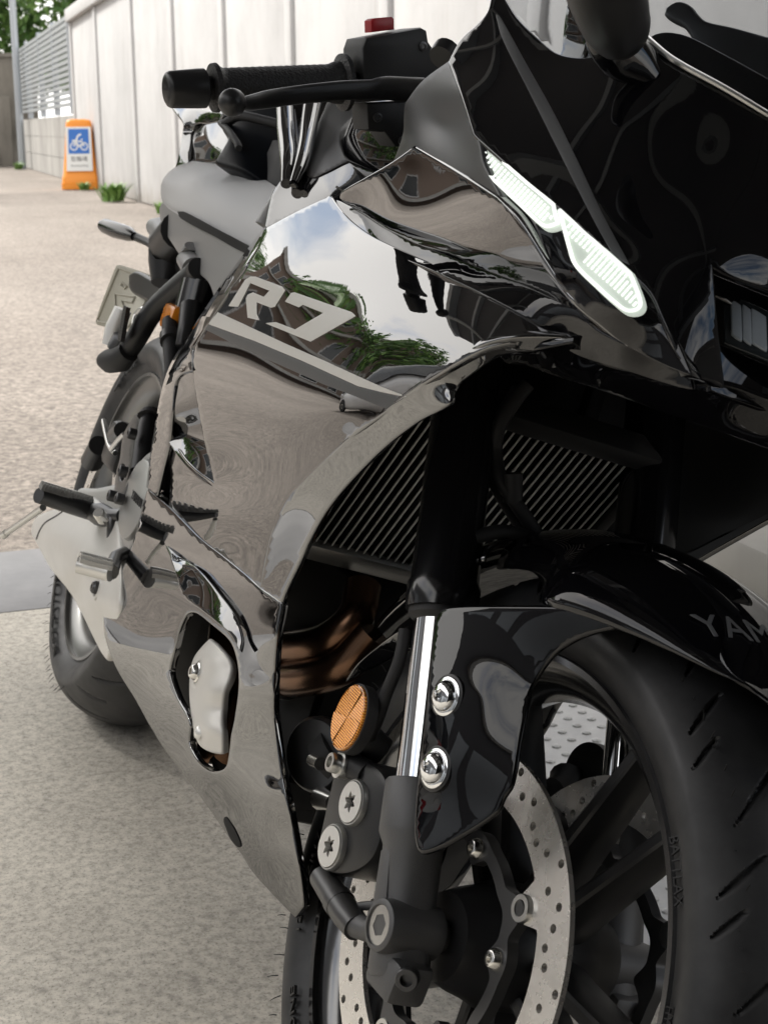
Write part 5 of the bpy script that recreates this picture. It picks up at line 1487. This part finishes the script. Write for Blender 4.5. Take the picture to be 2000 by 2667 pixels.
# shock reservoir hose, ignition parts behind the cowl
btube('rear_hose', [(443, 838, -.166), (446, 880, -.166), (447, 960, -.164), (440, 1040, -.160)], [.011, .012, .009, .008], 'rubber_plain', 14)
btube('hose_clamp', [(445, 872, -.1665), (446, 890, -.1665)], .0145, 'satin_black', 16)
MB().box(BP(450, 830, -.16)-[.03, .010, .016], BP(450, 830, -.16)+[.03, .010, .018], bev=.006).build('orange_coupler', 'orange_lamp', bike)
btube('frame_bracket', [(500, 800, -.150), (492, 850, -.152), (480, 900, -.155), (470, 905, -.155)], [.016, .014, .012, .008], 'satin_black', 12)
btube('shock_body', [(530, 740, -.13), (515, 800, -.13), (500, 860, -.13)], .03, 'fork_black', 20)
# subframe darkness behind the bracket
MB().box((.10, -.10, .56), (.62, .10, .74), bev=.03).build('subframe', 'dark_void', bike)

# moulding hairs on the tyre shoulders
def hairs(tyre_o, c, r, y, a0, a1, n, frame, seed):
    g = np.random.default_rng(seed); mb = MB()
    for k in range(n):
        a = rad(a0+(a1-a0)*(k+g.uniform(-.3, .3))/n); rr0 = r+g.uniform(-.006, .006)
        p = np.array(wheel_pts(c[0], c[2], rr0, a, y)); d = np.array([math.cos(a)*.8, math.copysign(.5, y)+g.uniform(-.2, .2), math.sin(a)*.8+g.uniform(-.3, .3)])
        mb.tube([p-d*.001, p+d*.004, p+d*.009+[0, 0, -.001]], [.0006, .0005, .0003], 5)
    tag(mb.build('moulding_hair', 'rubber_plain', tyre_o, frame=frame), kind='stuff')
hairs(ft, AX, .268, -.0600, 150, 300, 40, 'f', 1)
hairs(ft, AX, .285, -.045, -10, 110, 36, 'f', 2)
hairs(rt_, RW, .278, -.0895, 170, 290, 34, 'b', 3)

# ================================================================== seat, tail, tank, bars
cZ = [(420, 506, -.135), (426, 464, -.128), (464, 430, -.105), (506, 416, -.090), (561, 416, -.080), (612, 426, -.075), (654, 447, -.075), (720, 490, -.085), (700, 560, -.130), (655, 637, -.152), (560, 590, -.158), (467, 543, -.153), (439, 532, -.145), (520, 480, -.137), (600, 530, -.140), (650, 560, -.138)]
sZ = Surf(cZ, reg=2e-5)
oZ = [(421, 508), (426, 464), (464, 430), (506, 416), (561, 416), (612, 426), (654, 447), (722, 492, 'c'), (740, 520, 'c'), (690, 600, 'c'), (655, 640, 'c'), (560, 590), (467, 546), (436, 528)]
seat = panel('rider_seat', oZ, sZ, 'seat_vinyl', bike, r=.006, th=.014, step=10)
V = None
cT = [(415, 548, -.130), (428, 527, -.137), (468, 548, -.146), (633, 641, -.152), (655, 640, -.154), (573, 748, -.150), (553, 767, -.147), (485, 672, -.138), (440, 617, -.132), (520, 610, -.152), (560, 700, -.150), (480, 610, -.146)]
sT = Surf(cT, reg=1e-5)
oT = [(415, 550), (418, 536), (428, 528, 'c'), (466, 560), (560, 613), (633, 656), (660, 664, 'c'), (600, 735), (560, 780, 'c'), (550, 743), (533, 717), (507, 700), (487, 687), (473, 668), (455, 640), (440, 617), (424, 590)]
tail = panel('tail_side_cover', oT, sT, 'tail_plastic', bike, mirror=True, r=.005, th=.02, step=10)
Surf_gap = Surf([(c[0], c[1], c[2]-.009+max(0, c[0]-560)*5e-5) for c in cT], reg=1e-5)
panel('seat_gap_shade', [(462, 550, 'c'), (480, 553), (560, 596), (640, 638), (652, 646, 'c'), (640, 656), (556, 612), (470, 566)], Surf_gap, 'dark_void', bike, r=.001, th=.003, step=8)  # black strip laid over the slot, painting the shade of the gap
btube('boss', [(500, 640, -.150), (492, 675, -.146), (505, 700, -.146)], [.010, .017, .016], 'tail_plastic', 16, tail)
MB().box((.05, -.118, .745), (.62, .118, .822), bev=.02).build('seat_base', 'dark_void', bike)
# pillion hump and tail cowl
cQ = [(583, 318, -.115), (651, 277, -.085), (728, 289, -.05), (728, 480, -.06), (641, 439, -.10), (564, 415, -.125), (598, 357, -.115), (670, 360, -.085)]
panel('pillion_seat', [(583, 318), (600, 300), (631, 290), (651, 276), (700, 272), (760, 280, 'c'), (760, 510, 'c'), (718, 487), (641, 439), (564, 417, 'c'), (590, 375), (600, 350)], Surf(cQ, reg=1e-5), 'pillion_vinyl', bike, mirror=True, r=.006, th=.03, step=10)
btube('strap', [(585, 322, -.118), (620, 302, -.108), (655, 305, -.095), (735, 325, -.062)], .007, 'matte_black', 10, None, 24)
btube('strap', [(575, 318, -.118), (600, 345, -.118), (618, 372, -.114), (622, 385, -.113)], .005, 'matte_black', 10, None, 18)
cE = [(448, 277, -.095), (578, 294, -.08), (511, 318, -.088), (489, 419, -.098), (458, 439, -.105), (472, 395, -.104), (480, 318, -.100), (492, 340, -.09)]
panel('tail_cowl', [(447, 276, 'c'), (480, 283), (530, 287), (580, 292, 'c'), (570, 312, 'c'), (540, 318), (511, 318), (500, 335), (494, 370), (489, 421, 'c'), (455, 442, 'c'), (468, 395), (476, 350), (478, 318), (465, 298)], Surf(cE, reg=1e-5), 'gloss_black', bike, r=.003, th=.012, step=8)
panel('tail_inner', [(500, 330, 'c'), (515, 322), (568, 316), (597, 330), (598, 357), (580, 395), (562, 416), (492, 420, 'c'), (495, 375)], Surf([(500, 330, -.082), (598, 340, -.080), (562, 416, -.09), (492, 420, -.092), (545, 370, -.090)], reg=1e-5), 'gloss_black', bike, r=.003, th=.02, step=8)
MB().box((-.30, -.075, .80), (.34, .075, .93), bev=.03).build('tail_core', 'matte_black', bike)
# tail underside, plate hanger
btube('tail_underside', [(470, 600, -.115), (445, 640, -.105), (440, 690, -.10), (430, 740, -.10)], [.03, .035, .032, .022], 'satin_black', 16)
MB().tube([BP(402, 590, -.10), BP(425, 600, -.105), BP(440, 625, -.11)], [.014, .022, .02], 16).build('tail_light_cap', 'tail_plastic', bike)
pls = panel('plate_hanger', [(336, 718, 'c'), (352, 712), (400, 735), (412, 728, 'c'), (425, 680, 'c'), (470, 690, 'c'), (440, 760, 'c'), (405, 790), (380, 775), (340, 752)], Surf([(336, 718, -.095), (412, 728, -.085), (470, 690, -.10), (405, 790, -.085)]), 'satin_black', bike, r=.004, th=.01, step=9)
pl = panel('number_plate', [(304, 691), (312, 690), (403, 722), (407, 735), (386, 786), (340, 858, 'c'), (255, 845), (249, 836), (300, 698)], Surf([(304, 691, -.108), (249, 838, -.108), (407, 724, -.058), (340, 858, -.078)]), 'plate', bike, r=.001, th=.0015, step=10)
sPl = Surf([(304, 691, -.108), (249, 838, -.108), (407, 724, -.058), (340, 858, -.078)])
mb = MB()
for o_ in ([(309, 698), (400, 730), (401, 738), (380, 785), (336, 850), (258, 838), (255, 832)], [(300, 765), (352, 773), (345, 788), (318, 783), (325, 800), (302, 805)], [(318, 735), (332, 745), (325, 752), (316, 744)]):
    L = crom([(a, b, 'c') for a, b in o_], True, 8); Q = sPl.pt(L)+[.0006, -.0008, 0]
    mb.tube(np.r_[Q, Q[:1]], .0016, 6, cap=False)
mb.build('plate_emboss', 'plate', pl)
bl = btube('turn_signal', [(262, 585, -.172), (275, 588, -.165), (300, 598, -.155), (335, 608, -.143), (350, 615, -.138)], [.008, .0125, .0135, .012, .007], 'fork_black', 16)
btube('signal_lens', [(290, 588, -.1585), (320, 598, -.148), (345, 606, -.140)], [.006, .010, .006], 'silver_lens', 12, bl)
btube('stalk', [(345, 612, -.139), (385, 630, -.122), (412, 645, -.112)], [.007, .0065, .009], 'satin_black', 12, bl)
btube('stalk_cover', [(408, 620, -.112), (418, 650, -.112), (412, 680, -.11)], [.013, .014, .010], 'tail_plastic', 12, bl)

# ---- fuel tank
cO = [(728, 250, -.150), (727, 330, -.156), (735, 420, -.164), (712, 490, -.170), (790, 480, -.160), (860, 500, -.155), (770, 300, -.138), (770, 400, -.150), (830, 300, -.118), (820, 400, -.136), (900, 290, -.098), (950, 400, -.105), (1060, 300, -.050), (1060, 430, -.080), (900, 460, -.135), (900, 240, -.090), (1060, 230, -.040)]
sO = Surf(cO, reg=1e-5)
tank = panel('fuel_tank', [(745, 243, 'c'), (900, 236), (1070, 225, 'c'), (1080, 440, 'c'), (950, 475), (860, 520), (740, 570), (690, 600, 'c'), (712, 500), (735, 460), (737, 400), (730, 330), (728, 280)], sO, 'gloss_cowl', bike, mirror=True, r=.004, th=.02, step=9)
MB().loft([ring_pts((x, 0, z), (0, 1, 0), (0, 0, 1), a, b, 28, 2.6) for x, z, a, b in ((.50, .86, .06, .03), (.58, .89, .10, .06), (.75, .91, .125, .085), (.92, .91, .13, .085), (1.04, .89, .10, .06))]).build('tank_core', 'gloss_cowl', bike, sharp=60)
panel('tank_reflection', [(828, 330), (845, 290), (860, 262), (920, 250), (1000, 245), (1062, 245, 'c'), (1062, 365), (980, 395), (900, 425), (850, 450), (815, 462), (800, 448), (812, 390)], sO, 'reflection_grey', tank, r=.001, th=.001, step=9, off=.0012)  # grey patch painting a reflection on the tank side
btube('tank_edge_streak', [(742, 262, -.150), (746, 340, -.157), (752, 420, -.166), (745, 478, -.172)], [.010, .011, .010, .006], 'gloss_black', 20, tank, 24)  # gloss bead added to carry a bright reflection streak
btube('tank_streak', [(815, 262, -.130), (802, 340, -.140), (786, 420, -.158), (765, 478, -.170)], [.011, .010, .008, .005], 'gloss_black', 20, tank, 24)  # second bead, shaped for the other reflection streak
btube('seat_frame_edge', [(735, 500, -.158), (715, 545, -.163), (690, 590, -.168)], [.008, .011, .012], 'tail_plastic', 14)

# ---- right clip-on: bar end, grip, switch, lever
E0, E1 = at(420, 233, 'f', y=-.357), at(1110, 205, 'f', y=-.120)
dB = (E1-E0); LB_ = np.linalg.norm(dB); dB /= LB_
def bar_s(px):
    ss_ = np.linspace(0, LB_, 400); P = E0+ss_[:, None]*dB
    Q = f2b(P)@LB.T-CAM
    u = W/2+FPX*(Q@RT)/(Q@FW)
    return float(np.interp(px, u, ss_))
for side in (1, -1):
    mk = np.array([1, side, 1])
    def ob(mb, name, material, parent=None, **k):
        mb.v = [tuple(np.array(p)*mk) for p in mb.v]
        return mb.build(name, material, parent or bike, frame='f', **k)
    s0, s1, s2, s3, s4 = (bar_s(x) for x in (432, 543, 556, 900, 1110))
    bar = ob(MB().lathe([(s0, .011), (s4, .011)], E0, dB, 20), 'handlebar', 'satin_black')
    ob(MB().lathe([(s0, .0125), (s0+.0015, .0150), (s0+.004, .0163), (s1-.010, .0175), (s1-.004, .0175), (s1-.003, .0165), (s1-.003, .012)], E0, dB, 32), 'bar_end', 'satin_black', bar)
    pr = [(s2-.002, .013), (s2-.001, .0215), (s2+.003, .0220), (s2+.006, .0190), (s2+.008, .0178)]
    for k in range(40):
        t = s2+.010+(s3-s2-.03)*k/39
        pr += [(t, .0172+.00022*math.sin(k*2.4))]
    pr += [(s3-.016, .0175), (s3-.012, .0190), (s3-.006, .0195), (s3-.004, .0262), (s3, .0262), (s3+.001, .018)]
    ob(MB().lathe(pr, E0, dB, 40), 'grip', 'grip_rubber' if 'grip_rubber' in MATS else 'rubber', bar)
    # switch housing
    zf = np.array([0, 0, 1.0]); e2 = zf-dB*(zf@dB); e2 /= np.linalg.norm(e2); e3 = np.cross(dB, e2)
    e3 = e3 if e3[0] > 0 else -e3
    sw0, sw1 = bar_s(921), bar_s(1112)
    L_ = sw1-sw0
    sw = ob(MB().prism([(0, -.018), (0, .030), (.004, .039), (L_*.80, .047), (L_*.88, .044), (L_*.90, .034), (L_, .024), (L_, -.016)], E0+dB*sw0, dB, e2, e3, -.022, .024, .003), 'switch_housing', 'grain_black')
    ob(MB().prism([(L_*.05, -.019), (L_*.06, -.043), (L_*.28, -.046), (L_*.42, -.060), (L_*.62, -.060), (L_*.66, -.019)], E0+dB*sw0, dB, e2, e3, -.016, .020, .003), 'switch_lower', 'grain_black', sw)
    if side == 1:
        ob(MB().prism([(L_*.22, .044), (L_*.22, .0545), (L_*.26, .0565), (L_*.50, .0575), (L_*.53, .0555), (L_*.53, .046)], E0+dB*sw0, dB, e2, e3, -.008, .008, .001), 'stop_switch', 'red_plastic', sw)
        for a, b in ((.815, .030), (.17, -.032), (.50, -.055)):
            ob(MB().lathe([(.0, .0045), (.0015, .0045), (.0018, .0025), (.0005, .0022), (.0005, 0)], E0+dB*(sw0+L_*a)+e2*b+e3*.0238, e3, 16), 'screw', 'gunmetal', sw)
    ob(MB().tube([E0+dB*(sw1-.01)+e2*.005, E0+dB*(sw1+.03)+e2*.0, E0+dB*(sw1+.06)-e2*.01], [.018, .02, .02], 16), 'bar_clamp', 'satin_black', bar)
    # lever
    LP = dense([at(a, b, 'f', y=c) for a, b, c in ((605, 266, -.335), (641, 268, -.322), (690, 259, -.303), (760, 248, -.278), (880, 235, -.238), (960, 232, -.210), (1003, 228, -.193), (1099, 234, -.150))], 36)
    hw_ = np.interp(np.linspace(0, 1, 36), [0, .07, .16, .3, .55, .75, .85, 1], [.0045, .0045, .0062, .0078, .0082, .0088, .0105, .0115])
    rings = []
    for i in range(36):
        t = LP[min(i+1, 35)]-LP[max(i-1, 0)]; t /= np.linalg.norm(t)
        u = zf-t*(zf@t); u /= np.linalg.norm(u); w_ = np.cross(t, u)
        rings.append(ring_pts(LP[i], u, w_, hw_[i], .0045, 16, 2.8))
    lv = ob(MB().loft(rings), 'brake_lever' if side == 1 else 'clutch_lever', 'lever_paint' if 'lever_paint' in MATS else 'satin_black', sharp=60)
    ob(MB().lathe([(.0118*-math.cos(t), .0118*math.sin(t)) for t in np.linspace(0, math.pi, 17)], LP[0], dB, 24, cap=False), 'lever_ball', 'satin_black', lv)
# reservoir tip peeking behind the cowl
btube('reservoir', [(1150, 150, -.165), (1165, 130, -.160)], [.012, .013], 'satin_black', 16)

# ---- right mirror and its stay
mv = [(1655, 128, -.205), (1635, 95, -.215), (1610, 55, -.228), (1585, -10, -.245), (1560, -110, -.265), (1540, -230, -.285)]
mp_ = dense([BP(*p) for p in mv], 20); mr = np.interp(np.linspace(0, 1, 20), [0, .1, .25, .45, .7, 1], [.004, .011, .0165, .0200, .022, .020])
for sd in (1, -1):
    P = mp_*[1, sd, 1]
    rings = []
    for i in range(20):
        t = P[min(i+1, 19)]-P[max(i-1, 0)]; t /= np.linalg.norm(t)
        u = np.array([1.0, 0, 0])-t*t[0]; u /= np.linalg.norm(u); w_ = np.cross(t, u)
        rings.append(ring_pts(P[i], u, w_, mr[i]*.85, mr[i]*1.15, 24, 2.2))
    mi = MB().loft(rings).build('mirror', 'satin_black', bike, sharp=60)
    S_ = np.array([BP(1700, 205, -.150), BP(1655, 165, -.165), BP(1610, 130, -.180), BP(1575, 95, -.195), BP(1555, 60, -.205)])*[1, sd, 1]
    S_ = dense(S_, 14)
    rings = []
    for i in range(14):
        t = S_[min(i+1, 13)]-S_[max(i-1, 0)]; t /= np.linalg.norm(t)
        u = np.array([0, 0, 1.0])-t*t[2]; u /= np.linalg.norm(u); w_ = np.cross(t, u)
        q = i/13
        rings.append(ring_pts(S_[i], u, w_, .006+.012*math.sin(math.pi*min(1, q*.9+.05)), .004+.008*q, 18, 2.2))
    MB().loft(rings).build('mirror_stay', 'gloss_cowl', mi, sharp=60)
panel('mirror_base', [(1500, -60, 'c'), (1478, 20), (1468, 100), (1466, 132), (1450, 152, 'c'), (1470, 205), (1540, 215), (1600, 195), (1700, 208, 'c'), (1690, 150), (1660, 110), (1590, 120), (1530, 90), (1508, 30), (1512, -60, 'c')], Surf([(1500, -60, -.165), (1468, 100, -.160), (1470, 205, -.170), (1700, 208, -.148), (1590, 130, -.165), (1520, 60, -.168)], reg=1e-5), 'gloss_cowl', bike, mirror=True, r=.003, th=.01, step=10)
# dark hood, and a grey shape standing for the far mirror, behind the screen
panel('meter_hood', [(1686, 106, 'c'), (1705, 92), (1740, 88), (1790, 100), (1870, 140), (2000, 212), (2120, 285, 'c'), (2120, 360, 'c'), (2000, 300), (1887, 234), (1751, 160)], Surf([(1686, 106, -.095), (1790, 100, -.08), (2000, 212, -.05), (2120, 360, -.03), (1887, 234, -.068)], reg=1e-5), 'satin_black', bike, r=.002, th=.006, step=12)
panel('screen_grey_shape', [(1736, 32), (1748, 16), (1766, 11), (1790, 22), (1806, 42), (1830, 62), (1900, 78), (2000, 105), (2130, 140, 'c'), (2130, 270, 'c'), (2000, 206), (1880, 142), (1822, 112), (1800, 80), (1785, 62)], Surf([(1736, 32, -.075), (1830, 62, -.06), (2000, 105, -.03), (2130, 270, -.02), (1822, 112, -.06)], reg=1e-5), 'matte_grey_panel', bike, r=.003, th=.006, step=12)
# instrument hood behind the screen
MB().box((1.14, -.09, .90), (1.24, .09, .985), bev=.02).build('instrument_panel', 'matte_black', bike)
# side stand on the far side
MB().tube([(.62, .16, .24), (.60, .24, .12), (.585, .285, .015+.0)], [.012, .010, .009], 12).build('side_stand', 'satin_black', bike)
MB().box((.56, .262, -.078), (.63, .315, -.068), bev=.003).build('stand_foot', 'satin_black', bike)
